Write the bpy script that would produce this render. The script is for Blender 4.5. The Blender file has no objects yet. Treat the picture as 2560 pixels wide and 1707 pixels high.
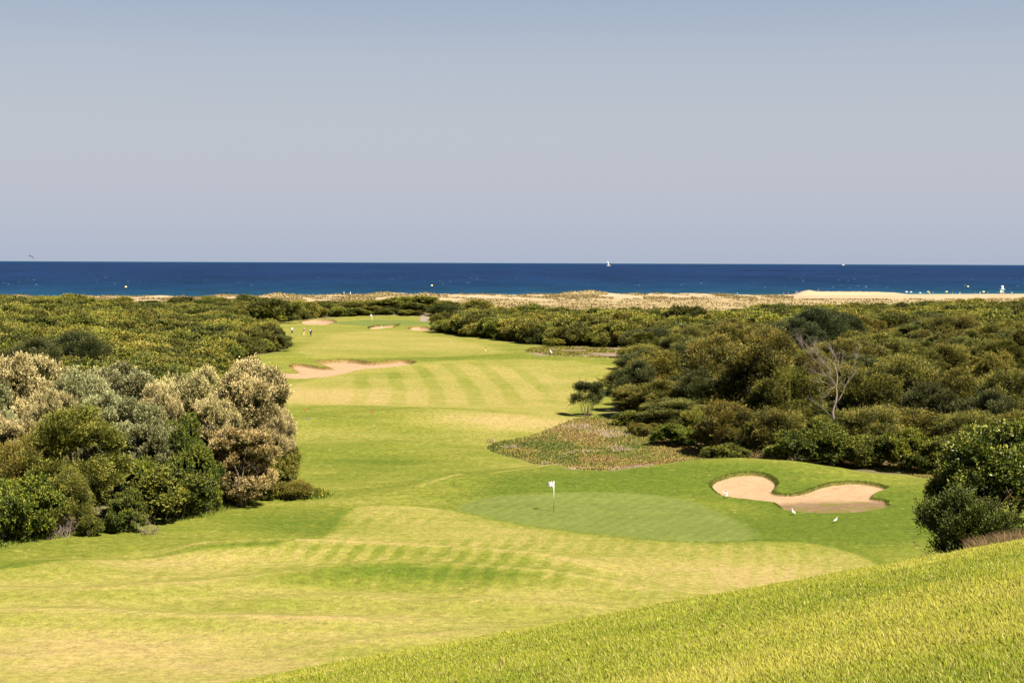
import bpy, math, random
import numpy as np
from mathutils import Matrix, Vector, Euler

rng = np.random.default_rng(7)
random.seed(7)
scene = bpy.context.scene
COL = scene.collection
R = math.radians

# ------------------------------------------------------------------ camera numbers
F = 3911.0            # focal length in pixels of a 2560 wide frame (55 mm on a 36 mm sensor)
ZC = 21.0             # eye height above the sea
YH = 656.3            # row of the true horizon in the middle of the frame
PITCH = math.atan((853.5 - YH) / F)
ROLL = 0.0038
CAM = Matrix.Rotation(math.pi / 2 - PITCH, 3, 'X') @ Matrix.Rotation(ROLL, 3, 'Z')
CAMN = np.array(CAM)


def ray(px, py):
    """direction through a photo pixel, scaled so that one unit is one metre of depth"""
    d = CAMN @ np.array([(px - 1280) / F, -(py - 853.5) / F, -1.0])
    return d / d[1]


def at(px, py, depth):
    d = ray(px, py)
    return np.array([d[0] * depth, depth, ZC + d[2] * depth])


# ------------------------------------------------------------------ noise
def _hash(ix, iy, seed):
    h = (ix.astype(np.int64) * 374761393 + iy.astype(np.int64) * 668265263 + seed * 1442695041) & 0xFFFFFFFF
    h = ((h ^ (h >> 13)) * 1274126177) & 0xFFFFFFFF
    return ((h ^ (h >> 16)) & 0xFFFF) / 65535.0


def vnoise(x, y, seed=0):
    ix = np.floor(x); iy = np.floor(y)
    fx = x - ix; fy = y - iy
    fx = fx * fx * (3 - 2 * fx); fy = fy * fy * (3 - 2 * fy)
    a = _hash(ix, iy, seed); b = _hash(ix + 1, iy, seed)
    c = _hash(ix, iy + 1, seed); d = _hash(ix + 1, iy + 1, seed)
    return (a + (b - a) * fx) * (1 - fy) + (c + (d - c) * fx) * fy


def fbm(x, y, seed=0, oct=4):
    s = 0; a = 0.5; t = 0
    for i in range(oct):
        s = s + a * vnoise(x * 2 ** i + 17.3 * i, y * 2 ** i - 9.1 * i, seed + i); t += a; a *= 0.5
    return s / t


def sstep(a, b, x):
    t = np.clip((x - a) / (b - a), 0, 1)
    return t * t * (3 - 2 * t)


# ------------------------------------------------------------------ terrain heights
_by = np.arange(0, 1400, 1.0)
_bz = np.interp(_by, [0, 63, 90, 108, 118, 128, 138, 153, 163, 173, 181, 190, 215, 228, 241, 262, 290, 343, 400, 450, 480, 500, 530, 560, 700, 850, 960, 1000, 1400],
                [4.2, 4.0, 3.8, 3.75, 3.6, 3.45, 3.3, 3.5, 3.9, 4.35, 4.25, 4.25, 4.6, 4.95, 5.55, 5.7, 5.4, 4.8, 4.2, 3.7, 3.3, 2.9, 3.0, 2.6, 1.35, .8, .45, .4, .4])
_k = np.exp(-0.5 * (np.arange(-12, 13) / 4.0) ** 2); _k /= _k.sum()
_bz = np.convolve(np.pad(_bz, 12, 'edge'), _k, 'valid')

XL_T = ([60, 95, 105, 120, 128, 140, 170, 200, 225, 245, 262, 285, 300, 320, 345, 380, 420, 450, 470, 500, 512, 516, 540],
        [-45, -31, -22, -18, -21, -25, -31, -36, -39, -41.5, -39, -39.5, -42, -46, -60, -67, -70, -64, -62, -60, -52, -40, -36])
XR_T = ([60, 120, 127, 136, 150, 160, 175, 190, 200, 240, 285, 289, 300, 330, 350, 365, 372, 380, 385, 420, 480, 505, 512, 516, 540],
        [60, 40, 33, 19, 14.5, 9.5, 9.5, 12, 13, 17, 24, 16, 2, -6, -15, -19, -19, -20, -13, -12, -14, -15, -22, -38, -36])


def XL(Y): return np.interp(Y, *XL_T)
def XR(Y): return np.interp(Y, *XR_T)
def yshore(X, Y): return 985 + 400 * X / np.maximum(Y, 1)


def h_valley0(X, Y):
    z = np.interp(Y, _by, _bz)
    z = z + 2.3 * sstep(4, 75, XL(Y) - X) * sstep(130, 230, Y) * (1 - sstep(440, 545, Y))
    z = z + .9 * sstep(5, 60, XL(Y) - X) * (1 - sstep(440, 545, Y)) * sstep(80, 120, Y)
    z = z + 1.6 * sstep(3, 30, X - XR(Y)) * sstep(140, 190, Y) * (1 - sstep(370, 480, Y))
    z = z + 1.5 * sstep(60, 135, X) * sstep(200, 330, Y) * (1 - sstep(500, 600, Y))
    inl = np.maximum(sstep(4, 22, XL(Y) - X) * sstep(150, 190, Y), sstep(4, 22, X - XR(Y)) * sstep(150, 190, Y) * (1 - .5 * sstep(300, 360, Y))) * (1 - sstep(390, 480, Y))
    z = z + inl * (3.4 * (fbm(X / 26, Y / 36, 15, 3) - .5) + .9 * (fbm(X / 9, Y / 12, 16, 2) - .5))
    z = z + 2.9 * np.exp(-((X + 39) / 26) ** 2 - ((Y - 546) / 22) ** 2)
    z = z + 2.0 * np.exp(-((X + 98) / 24) ** 2 - ((Y - 530) / 30) ** 2)
    return z


def raycast(px, py, h):
    d = ray(px, py)
    Y = np.geomspace(40, 1300, 5000)
    gap = ZC + d[2] * Y - h(d[0] * Y, Y)
    i = int(np.argmax(gap < 0))
    if i == 0:
        i = len(Y) - 1
    a, b = gap[i - 1], gap[i]
    t = a / (a - b) if a != b else 0
    y = Y[i - 1] + t * (Y[i] - Y[i - 1])
    return np.array([d[0] * y, y, ZC + d[2] * y])


def seg_field(X, Y, pts, vals=None):
    """distance to a polyline, value blended along it and signed depth offset"""
    best = np.full(X.shape, 1e9); off = np.zeros(X.shape); ds = []; vv = []
    for i in range(len(pts) - 1):
        ax, ay = pts[i][:2]; bx, by = pts[i + 1][:2]
        dx, dy = bx - ax, by - ay
        L = dx * dx + dy * dy + 1e-9
        t = np.clip(((X - ax) * dx + (Y - ay) * dy) / L, 0, 1)
        qx, qy = ax + t * dx, ay + t * dy
        d = np.hypot(X - qx, Y - qy)
        m = d < best
        best = np.where(m, d, best)
        off = np.where(m, Y - qy, off)
        if vals is not None:
            ds.append(d); vv.append(vals[i] + t * (vals[i + 1] - vals[i]))
    if vals is None:
        return best, np.zeros(X.shape), off
    num = 0; den = 0
    for d, v in zip(ds, vv):
        w = np.exp(-np.clip((d - best) / (.5 + .18 * best), 0, 40)); num = num + w * v; den = den + w
    return best, num / den, off


# soft ridges of the fairway: pixels of the crest, extra height, reach towards and away from the eye
RIDGES_PX = [
    ([(380, 1386), (520, 1379), (700, 1376), (960, 1383), (1120, 1392), (1290, 1404), (1450, 1420), (1560, 1436)], [0, .45, .55, .5, .5, .45, .35, 0], 3.2, 2.0),
    ([(-60, 1486), (250, 1490), (480, 1474), (700, 1455), (830, 1441), (1000, 1432), (1180, 1439), (1420, 1458), (1650, 1488)], [.3, .35, .3, .4, .5, .5, .45, .4, .2], 2.8, 1.8),
    ([(-60, 1545), (250, 1547), (500, 1556), (800, 1566), (1060, 1560)], [.3, .35, .3, .35, .1], 2.4, 1.5),
    ([(520, 1515), (700, 1505), (900, 1498), (1080, 1503)], [0, .2, .2, 0], 1.6, 1.3),
    ([(980, 1512), (1200, 1508), (1420, 1520), (1560, 1535)], [0, .3, .3, .1], 1.8, 1.3),
    ([(700, 1625), (900, 1618), (1100, 1605), (1200, 1590)], [0, .2, .25, .1], 1.6, 1.2),
    ([(-60, 1440), (150, 1425), (330, 1412)], [.3, .3, 0], 3.0, 2.0),
    ([(880, 1262), (1000, 1245), (1120, 1222), (1240, 1202), (1400, 1185)], [.1, .2, .3, .4, .5], 3.5, 3.0),
    ([(690, 1062), (900, 1042), (1060, 1032), (1200, 1043), (1400, 1066)], [.2, .35, .5, .4, .2], 8, 4),
    ([(700, 1128), (860, 1121), (980, 1116), (1080, 1120)], [.3, .4, .4, 0], 5, 3.5),
    ([(720, 990), (900, 978), (1000, 975)], [0, .2, 0], 8, 8),
    ([(1100, 893), (1250, 889), (1400, 893), (1560, 905)], [0, .5, .6, .4], 10, 8),
    ([(1420, 935), (1500, 928), (1560, 930)], [0, .5, .3], 6, 5),
    ([(640, 905), (740, 892), (830, 888)], [.4, .6, .2], 6, 6),
    ([(700, 872), (850, 866), (1000, 870)], [0, .35, 0], 12, 9),
    ([(960, 824), (1060, 817), (1150, 815)], [0, .5, .2], 12, 9),
    ([(480, 1230), (650, 1225), (800, 1250)], [.3, .3, .0], 4, 3),
]
RIDGES = []
for pts, vals, sf, sb in RIDGES_PX:
    RIDGES.append(([raycast(a, b, h_valley0) for a, b in pts], vals, sf, sb))
# the bank behind the right bunker, given as crest pixels with their distance
_bank = [(1395, 1190, 121), (1529, 1176, 125), (1628, 1163, 126), (1721, 1152, 127), (1855, 1147, 128), (1960, 1152, 127), (2087, 1167, 125), (2164, 1183, 124), (2253, 1197, 122), (2380, 1197, 120), (2480, 1200, 118)]
BANK = [at(a, b, c) for a, b, c in _bank]
BANKH = [p[2] - float(h_valley0(p[:1], p[1:2])[0]) for p in BANK]


def h_valley(X, Y):
    z = h_valley0(X, Y)
    for pts, vals, sf, sb in RIDGES:
        ys = [p[1] for p in pts]; xs = [p[0] for p in pts]
        m = (Y > min(ys) - 3.2 * sf) & (Y < max(ys) + 3.2 * sf) & (X > min(xs) - 3 * sf) & (X < max(xs) + 3 * sf)
        if not m.any():
            continue
        d, v, off = seg_field(X[m], Y[m], pts, vals)
        s = np.where(off < 0, sf, sb)
        z[m] += (1.35 if sf < 3.6 else 1.0) * v * np.exp(-(d / s) ** 2)
    m = (Y > 85) & (Y < 150) & (X > -15) & (X < 60)
    if m.any():
        d, v, off = seg_field(X[m], Y[m], BANK, BANKH)
        z[m] += v * np.where(off < 0, np.exp(-(d / 11) ** 2), np.exp(-(d / 4.5) ** 2))
    z = z + 0.35 * (fbm(X / 16, Y / 11, 3, 3) - .5) + 0.12 * (fbm(X / 4.0, Y / 3.0, 5, 2) - .5)
    return z


def h_hill(X, Y):
    return 19.2 - .1225 * Y - .00187 * Y * np.abs(Y) + .19 * X - .0006 * np.clip(X, 0, 200) ** 2 + .10 * (fbm(X / 3., Y / 3., 11, 3) - .5)


def h_coast(X, Y, z):
    """dunes, beach and the sea bed"""
    ys = yshore(X, Y); u = X / np.maximum(Y, 1)
    yp = Y * 1040 / ys
    inl = sstep(800, 930, yp) * (1 - sstep(985, 1010, yp))
    lat = 1 - sstep(.11, .19, u)
    hump = np.abs(fbm(X / 30, Y / 42, 21, 4) - .5) * 2
    big = fbm(X / 85, Y / 140, 27, 2)
    z = z + inl * lat * (1.5 * (1 - hump) ** 1.5 * (0.25 + 1.1 * big) + .7 * fbm(X / 8, Y / 12, 23, 3))
    z = z + .5 * sstep(560, 700, yp) * (1 - sstep(900, 990, yp)) * (fbm(X / 14, Y / 20, 24, 3) - .4)
    z = z * (1 - sstep(990, 1050, yp)) + (.55 - .45 * sstep(1012, 1042, yp)) * sstep(990, 1050, yp)
    z = z - 3 * sstep(1036, 1120, yp) - 2 * sstep(1100, 1300, yp)
    m = (yp > 860) & (yp < 1010) & (u > -.42) & (u < .2)
    if m.any():
        d, v, off = seg_field(X[m], Y[m], CREST, CRESTH)
        wob = .75 + .5 * fbm(X[m] / 6, Y[m] / 9, 33, 3)
        z[m] += np.maximum(v - z[m] - .25, 0) * np.exp(-(d / np.where(off < 0, 13 * wob, 7)) ** 2)
    # bulldozed sand bank and its end heap
    m = (Y > 1000) & (Y < 1090)
    if m.any():
        d, v, off = seg_field(X[m], Y[m], BERM, BERMH)
        z[m] += (v - .5) * np.clip(1 - d / 9, 0, 1) ** .8 * (1 + .15 * (fbm(X[m] / 3, Y[m] / 3, 31, 2) - .5))
    return z


_bm = [(1982, 738, 1030), (2006, 728, 1030), (2022, 724.5, 1030), (2036, 727, 1030), (2052, 728, 1032), (2120, 728, 1040), (2190, 729, 1048), (2235, 731, 1055), (2265, 735, 1060), (2300, 738, 1066)]
BERM = [at(a, b, c) for a, b, c in _bm]
# crest of the seaward dune row: column, top row; it stands a little inland of the shore
_dc = [(-150, 744), (0, 742), (120, 745), (240, 748), (300, 741), (345, 744), (400, 738), (455, 747), (520, 741), (560, 735), (600, 739), (640, 744), (690, 732), (740, 737), (790, 739), (850, 745), (900, 742), (960, 730), (1000, 732), (1040, 737), (1065, 732), (1110, 737), (1150, 735), (1210, 735), (1280, 739), (1330, 742), (1390, 737), (1425, 730), (1480, 726), (1520, 732), (1560, 736), (1590, 741), (1640, 732), (1680, 738), (1720, 738), (1760, 734), (1800, 740), (1850, 744), (1950, 746)]
CREST = [at(a, b - 1, (985 + 400 * ray(a, b)[0]) * (.908 + .012 * math.sin(a / 37.0))) for a, b in _dc]
CRESTH = [p[2] for p in CREST]
BERMH = [p[2] for p in BERM]


def h_ground(X, Y):
    v = h_valley(X, Y)
    m = Y > 520
    if m.any():
        v[m] = h_coast(X[m], Y[m], v[m])
    h = h_hill(X, Y)
    k = 1.2
    d = np.clip((h - v) / k, -30, 30)
    out = v + k * np.log1p(np.exp(d))
    return np.where(Y > 110, v, out)


def project(pxs, h=h_valley):
    return np.array([raycast(a, b, h)[:2] for a, b in pxs])


def sdf(X, Y, poly):
    """positive inside; far outside it is just a negative number"""
    lo = poly.min(0) - 6; hi = poly.max(0) + 6
    m = (X > lo[0]) & (X < hi[0]) & (Y > lo[1]) & (Y < hi[1])
    if not m.all():
        out = np.full(X.shape, -6.0)
        if m.any():
            out[m] = sdf(X[m], Y[m], poly)
        return out
    inside = np.zeros(X.shape, bool); best = np.full(X.shape, 1e9)
    n = len(poly)
    for i in range(n):
        ax, ay = poly[i]; bx, by = poly[(i + 1) % n]
        dx, dy = bx - ax, by - ay
        t = np.clip(((X - ax) * dx + (Y - ay) * dy) / (dx * dx + dy * dy + 1e-12), 0, 1)
        best = np.minimum(best, np.hypot(X - ax - t * dx, Y - ay - t * dy))
        c = (ay > Y) != (by > Y)
        if by != ay:
            inside ^= c & (X < dx * (Y - ay) / (by - ay) + ax)
    return np.where(inside, best, -best)


def smooth_poly(p, it=2):
    p = np.asarray(p, float)
    for _ in range(it):
        q = np.roll(p, -1, 0)
        p = np.stack([.75 * p + .25 * q, .25 * p + .75 * q], 1).reshape(-1, 2)
    return p


z1 = lambda L: [(1740 + x / 4.704, 1160 + y / 4.704) for x, y in L]
z2 = lambda L: [(640 + x / 3.675, 620 + y / 3.675) for x, y in L]
BUNK_PX = {
    'near': z1([(145, 240), (190, 190), (260, 160), (380, 115), (500, 95), (640, 85), (760, 95), (860, 120), (940, 170), (970, 215), (960, 250), (920, 300), (930, 325), (1000, 345), (1100, 350), (1250, 330), (1350, 285), (1430, 255), (1560, 220), (1700, 205), (1800, 195), (1950, 200), (2100, 220), (2220, 250), (2265, 270), (2220, 295), (2130, 320), (2080, 370), (2075, 395), (2150, 410), (2250, 420), (2265, 440), (2255, 475), (2310, 480), (2200, 520), (2050, 545), (1900, 560), (1700, 570), (1500, 570), (1300, 562), (1150, 548), (1010, 530), (950, 480), (900, 440), (800, 430), (650, 410), (450, 390), (300, 365), (220, 320)]),
    'long': z2([(120, 1170), (190, 1150), (300, 1146), (405, 1150), (360, 1120), (305, 1090), (330, 1070), (400, 1065), (480, 1075), (560, 1092), (685, 1108), (680, 1098), (620, 1072), (560, 1056), (540, 1048), (600, 1040), (700, 1030), (800, 1026), (880, 1028), (960, 1036), (1050, 1050), (1130, 1050), (1220, 1036), (1320, 1030), (1420, 1035), (1470, 1048), (1462, 1058), (1400, 1075), (1250, 1095), (1100, 1105), (1000, 1108), (900, 1130), (820, 1152), (700, 1175), (550, 1190), (400, 1198), (250, 1195), (150, 1182)]),
    'back': z2([(385, 685), (420, 672), (480, 661), (560, 658), (700, 662), (750, 678), (690, 700), (560, 706), (440, 700)]),
    'lip': z2([(1015, 740), (1060, 722), (1150, 713), (1250, 712), (1335, 708), (1290, 722), (1200, 735), (1100, 745)]),
    'oval': z2([(1395, 740), (1430, 727), (1500, 722), (1580, 730), (1612, 748), (1580, 758), (1480, 757), (1410, 750)]),
}
BUNK = {}
for k, v in BUNK_PX.items():
    BUNK[k] = smooth_poly(project(v), 1)
BUNK_D = {'near': (.08, .30, .30), 'long': (.06, .5, .5), 'back': (.2, .7, 1.6), 'lip': (.3, 1.0, 1.6), 'oval': (.2, .7, 1.6)}

GREEN = smooth_poly(project([(1146, 1266), (1190, 1247), (1270, 1237), (1384, 1233), (1500, 1230), (1600, 1233), (1700, 1246), (1760, 1262), (1820, 1290), (1870, 1318), (1890, 1338), (1860, 1350), (1780, 1354), (1680, 1350), (1560, 1342), (1440, 1328), (1300, 1308), (1200, 1288), (1155, 1277)]), 1)
FAIR1 = smooth_poly(project([(-300, 1455), (0, 1430), (300, 1397), (571, 1370), (740, 1358), (800, 1346), (849, 1310), (872, 1280), (893, 1266), (950, 1262), (1050, 1266), (1130, 1276), (1200, 1292), (1300, 1312), (1440, 1332), (1560, 1346), (1680, 1354), (1780, 1358), (1890, 1353), (1980, 1354), (2042, 1359), (2110, 1374), (2172, 1397), (2220, 1430), (2300, 1600), (2000, 1700), (900, 1800), (-300, 1850)]), 1)
FAIR2 = smooth_poly(project([(690, 985), (720, 962), (780, 950), (850, 928), (1050, 905), (1250, 895), (1500, 908), (1560, 925), (1520, 960), (1440, 1010), (1405, 1040), (1300, 1030), (1100, 1018), (900, 1012), (720, 1012)]), 1)
FAIR3 = smooth_poly(project([(720, 880), (800, 850), (850, 830), (1000, 826), (1100, 842), (1210, 862), (1290, 880), (1200, 888), (900, 894), (760, 893)]), 1)
FARGREEN = smooth_poly(project([(815, 806), (870, 802), (960, 799), (1050, 802), (1110, 805), (1060, 812), (960, 815), (880, 814)]), 1)
STRIPE2 = project([(800, 1010), (850, 950), (1000, 910), (1250, 905), (1400, 940), (1390, 1015), (1100, 1015)])
STRIPE1 = project([(330, 1450), (560, 1376), (900, 1270), (1200, 1300), (1600, 1350), (2100, 1370), (2150, 1420), (1700, 1500), (1000, 1450), (700, 1460)])
COVER1 = smooth_poly(project([(1210, 1120), (1245, 1136), (1330, 1155), (1400, 1168), (1480, 1177), (1560, 1172), (1640, 1162), (1740, 1150), (1900, 1140), (1900, 1060), (1700, 1050), (1560, 1040), (1440, 1043), (1400, 1062), (1330, 1090), (1240, 1104)]), 1)
COVER2 = project([(1790, 1140), (1960, 1138), (2250, 1160), (2420, 1190), (2420, 1205), (2270, 1185), (2100, 1160), (1960, 1146)])
COVER3 = smooth_poly(project([(1306, 876), (1340, 868), (1440, 862), (1560, 868), (1640, 888), (1640, 905), (1560, 899), (1480, 893), (1400, 890), (1330, 889)]), 1)
PATH = project([(1052, 803.5), (1050, 796), (1053, 790), (1068, 789), (1072, 796), (1073, 803.5)])
# lush or dry patches of turf, and a hollow's shade painted in: pixel, half sizes in metres, amount
BLOBS = [
    (2080, 1320, 9, 8, .55), (2200, 1260, 8, 8, .35), (1960, 1240, 6, 5, .3), (1830, 1165, 12, 5, .2), (1620, 1200, 8, 6, .35), (1450, 1205, 7, 5, .3), (1230, 1225, 5, 5, .25),
    (960, 1154, 4.5, 1.1, .5), (1000, 1160, 4, .9, .3), (820, 1140, 6, 6, .2), (1010, 1170, 9, 6, .2), (780, 1200, 4, 6, .2), (1000, 1220, 6, 5, .1), (600, 1290, 6, 5, .25), (770, 1310, 4, 4, .35), (420, 1250, 5, 5, .1),  # leading pair paints the hollow's dark shade streak into the turf
    (700, 1400, 6, 4, .15), (60, 1415, 6, 2.5, .3), (800, 1420, 4, 2.5, .35), (1000, 1420, 4, 2.5, .3), (1250, 1425, 4, 2.5, .25), (1100, 1470, 5, 3, .2), (700, 1510, 5, 2.5, .2), (900, 1640, 3, 1.2, .3), (1180, 1370, 6, 3, .15),
    (400, 1660, 9, 5, -.3), (150, 1600, 6, 4, -.2), (600, 1480, 6, 2, -.15), (900, 1550, 5, 3, -.2), (1300, 1490, 6, 2, -.2), (420, 1400, 7, 3, -.2), (1700, 1420, 6, 3, -.1), (1900, 1440, 4, 3, -.3), (1400, 1390, 6, 3, -.1), (300, 1410, 6, 2.5, -.1),
    (1300, 1052, 9, 6, -.65), (1160, 1040, 8, 5, -.3), (1400, 1065, 5, 4, -.4), (800, 995, 9, 8, -.35), (720, 975, 6, 10, -.25), (1350, 985, 7, 9, -.15), (750, 1080, 5, 5, -.1), (1180, 1060, 8, 6, -.05),
    (1490, 935, 5, 5, .3), (1250, 900, 14, 9, .2), (980, 935, 6, 8, .15), (760, 960, 7, 6, .2), (900, 860, 16, 16, .1), (1000, 880, 14, 12, .15), (1150, 880, 10, 12, .1), (800, 815, 8, 14, .0), (840, 840, 16, 14, -.1), (1150, 862, 12, 10, -.1),
    (1100, 1100, 6, 5, -.1), (900, 1085, 9, 4, -.15), (1200, 1300, 6, 3, .1), (1100, 1330, 8, 3, -.05), (730, 1240, 4, 2, .35), (640, 1240, 5, 2, .35),
]
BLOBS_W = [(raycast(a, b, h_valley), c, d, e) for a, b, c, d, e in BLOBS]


_t = raycast(1740 + 1300 / 4.704, 1160 + 415 / 4.704, h_valley); TROD = _t[1]; TRODX = _t[0]


def mix(c, d, t):
    return c + (np.asarray(d, float) - c) * t[:, None]


def albedo(X, Y, Z, slope):
    """base colours of the ground: turf from straw to lush, sand, dune grass, bare soil"""
    n = X.size
    big = fbm(X / 15, Y / 9, 41, 4); mid = fbm(X / 3.2, Y / 2.1, 45, 4); fine = fbm(X / .5, Y / .5, 49, 3)
    lush = .50 + .40 * (big - .5) + .22 * (mid - .5) + .26 * (fine - .5)
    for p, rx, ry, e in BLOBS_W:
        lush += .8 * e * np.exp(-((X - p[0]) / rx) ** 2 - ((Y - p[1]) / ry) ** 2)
    s1 = sdf(X, Y, FAIR1); s2 = sdf(X, Y, FAIR2); s3 = sdf(X, Y, FAIR3); sg = sdf(X, Y, GREEN); sf = sdf(X, Y, FARGREEN)
    wob = .5 * (mid - .5)
    fair = np.maximum(np.maximum(sstep(-.25, .25, s1 + wob * .5), sstep(-1, 1, s2 + wob)), sstep(-2, 2, s3))
    lush += np.where(Y < 300, .12, .02) * (1 - fair) - .17 * fair
    # apron ring just outside the cut edge grows darker
    lush += .12 * np.exp(-((s1 + .5) / .5) ** 2) + .10 * np.exp(-((sg + .9) / .8) ** 2)
    # mower bands: the sheen of laid grass painted as paler and greener turf
    ph2 = (X + .086 * (Y - 210) + .0016 * (Y - 205) ** 2 + .8 * (fbm(Y / 18, X * 0, 61, 2) - .5)) / 4.75
    w2 = np.abs(((ph2 + .18) % 1) - .5) * 2
    m2 = sstep(-2, 3, sdf(X, Y, STRIPE2)) * (.55 + .9 * fbm(X / 6, Y / 8, 63, 2))
    lush += .2 * m2 * (sstep(.42, .72, w2) - .4)
    ph1 = (X - .16 * (Y - 90) + .7 * (fbm(Y / 7, X / 30, 65, 2) - .5)) / 1.3
    w1 = np.abs((ph1 % 1) - .5) * 2
    m1 = sstep(-2, 3, sdf(X, Y, STRIPE1)) * np.clip(2.2 * fbm(X / 7, Y / 5, 67, 3) - .55, 0, 1.2)
    lush += .2 * m1 * (sstep(.3, .75, w1) - .45) * (.4 + 1.2 * fbm(X / 1.3, Y / 40, 69, 1))
    # thin pale lines along the crests, greener turf on their near side
    for pts, vals, sfr, sbk in RIDGES[:6]:
        ys = [p[1] for p in pts]
        m = (Y > min(ys) - 2) & (Y < max(ys) + 2)
        if m.any():
            d, v, o = seg_field(X[m], Y[m], pts, vals)
            lush[m] += np.where(o < 0, .42 * v * np.exp(-((d - 1.5) / 1.1) ** 2), 0) - .45 * v * np.exp(-(d / .4) ** 2)
    m = (Y > 95) & (Y < 140)
    if m.any():
        d, v, o = seg_field(X[m], Y[m], RIDGES[7][0], RIDGES[7][1])
        lush[m] -= .5 * np.exp(-(d / .35) ** 2) * sstep(.15, .35, v)
    lush += .13 * (fbm(X / 5, Y / .55, 57, 3) - .5) * 2 * (Y < 330)
    hill = sstep(-.6, .8, h_hill(X, Y) - h_valley0(X, Y)) * (Y < 110)
    lush = lush * (1 - hill) + hill * (.62 + .75 * (fbm(X / 5, Y / 3, 71, 3) - .5))
    t = np.clip(lush, 0, 1.15)
    stops = np.array([0, .22, .45, .68, 1.0])
    pal = np.array([[.270, .208, .078], [.228, .195, .055], [.180, .172, .035], [.126, .138, .019], [.074, .101, .011]])
    c = np.stack([np.interp(t, stops, pal[:, i]) for i in range(3)], 1)
    # putting greens: short, cool, fine bands with mowing sheen painted in
    gb = np.abs((((X * .75 - Y * .38 + .5 * fbm(X / 5, Y / 5, 77, 2)) / .8) % 1) - .5) * 2
    gcol = np.array([.108, .130, .029])[None] * (1 + .07 * (sstep(.2, .8, gb) - .5) * (.4 + 1.2 * big) + .2 * (fine - .5) + .22 * (mid - .5) + .16 * (big - .5))[:, None]
    g = np.maximum(sstep(-.7, .6, sg + .5 * (mid - .5)), sstep(-1.5, 1.5, sf))
    c = c * (1 - g[:, None]) + gcol * g[:, None]
    # bare dry crumbs
    cr = sstep(.83, .88, fbm(X / .55, Y / .5, 81, 2)) * (1 - g) * (Y < 170) * (Y > 55) * .25
    c = mix(c, [.42, .27, .14], cr)
    # scrub floor
    out = np.maximum(XL(Y) - X, X - XR(Y))
    scr = sstep(.3, 2.6, out + 2 * (mid - .5)) * sstep(88, 100, Y + 0 * X) * (1 - hill)
    scr = np.maximum(scr, sstep(512, 518, Y))
    c = mix(c, [.11, .095, .05], scr)
    # creeping succulent mats
    cov = np.maximum(sstep(-.4, .5, sdf(X, Y, COVER1) + .8 * (mid - .5)), sstep(-.4, .4, sdf(X, Y, COVER2)))
    soil = np.array([.20, .145, .115])[None] * (.7 + .6 * fine)[:, None]
    veg = np.array([.155, .15, .045])[None] * (.6 + .9 * mid)[:, None]
    sm = sstep(.56, .66, fbm(X / 3.5, Y / 4.5, 91, 3) + .006 * (X - 10))[:, None]
    cc = soil * sm + veg * (1 - sm)
    c = c * (1 - cov[:, None]) + cc * cov[:, None]
    cov3 = sstep(-1.2, 1.2, sdf(X, Y, COVER3) + 2 * (big - .5))
    sm = sstep(.42, .58, fbm(X / 4, Y / 6, 93, 3) + .012 * (X - 12))[:, None]
    cc = np.array([.19, .135, .105])[None] * sm + np.array([.15, .14, .045])[None] * (1 - sm)
    c = c * (1 - cov3[:, None]) + cc * cov3[:, None]
    # dunes, beach
    ys = yshore(X, Y); yp = Y * 1040 / ys; u = X / np.maximum(Y, 1)
    sandc = np.array([.33, .245, .16])[None] * (.92 + .16 * fine)[:, None]
    gr = np.array([.255, .195, .10])[None] * (.75 + .5 * mid)[:, None]
    dn = sstep(560, 640, yp)
    gm = sstep(.40, .55, fbm(X / 16, Y / 26, 95, 4) + .25 * (1 - sstep(780, 930, yp)) - .25 * sstep(.16, .22, u) * sstep(850, 920, yp) - .12 * slope)
    gm = gm * (1 - sstep(985, 1000, yp))
    bm = (Y > 1000) & (Y < 1090)
    gm[bm] *= 1 - sstep(0, 3, 9 - seg_field(X[bm], Y[bm], BERM)[0])
    dc = sandc * (1 - gm[:, None]) + gr * gm[:, None]
    c = c * (1 - dn[:, None]) + dc * dn[:, None]
    wet = sstep(1030, 1039, yp)
    c = mix(c, [.27, .2, .14], wet * .7)
    # path and bunkers
    pm = sstep(-.6, .6, sdf(X, Y, PATH))
    c = mix(c, [.22, .175, .14], pm)
    for k, poly in BUNK.items():
        w = .08 if k == 'near' else .25
        lo = poly.min(0) - 2; hi = poly.max(0) + 2
        m = (X > lo[0]) & (X < hi[0]) & (Y > lo[1]) & (Y < hi[1])
        if not m.any():
            continue
        s = sdf(X[m], Y[m], poly); tt = np.clip((Y[m] - lo[1] - 2) / max(np.ptp(poly[:, 1]), .1), 0, 1)
        a = sstep(-w, w, s - (.26 if k == 'near' else .42) * tt)
        f = fine[m]; md = mid[m]
        sc = np.array([.33, .212, .128])[None] * (.84 + .32 * f)[:, None]
        if k == 'near':
            # trodden, weedy front half of the bunker
            front = sstep(-.4, 1.2, TROD + 2.2 * (md - .5) + .12 * (X[m] - TRODX) - Y[m])
            weeds = sstep(.50, .60, fbm(X[m] / .8, Y[m] / 1.1, 97, 3)) * front
            sc = sc * (1 - front[:, None] * .5)
            sc = mix(sc, [.12, .115, .02], weeds * .7)
        spots = sstep(.70, .76, fbm(X[m] / .45, Y[m] / .45, 99, 2)) * .5
        sc = mix(sc, [.20, .15, .08], spots)
        # crumbled brown soil along the lip
        edge = np.exp(-((s - (.12 if k == 'near' else .2)) / (.16 if k == 'near' else .4)) ** 2) * (Y[m] > poly[:, 1].min() + .35 * np.ptp(poly[:, 1]))
        cm = c[m] * (1 - a[:, None]) + sc * a[:, None]
        cm = mix(cm, [.15, .085, .035] if k != 'near' else [.13, .11, .035], edge * .75)
        c[m] = cm
    return np.clip(c, .004, .9)


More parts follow.
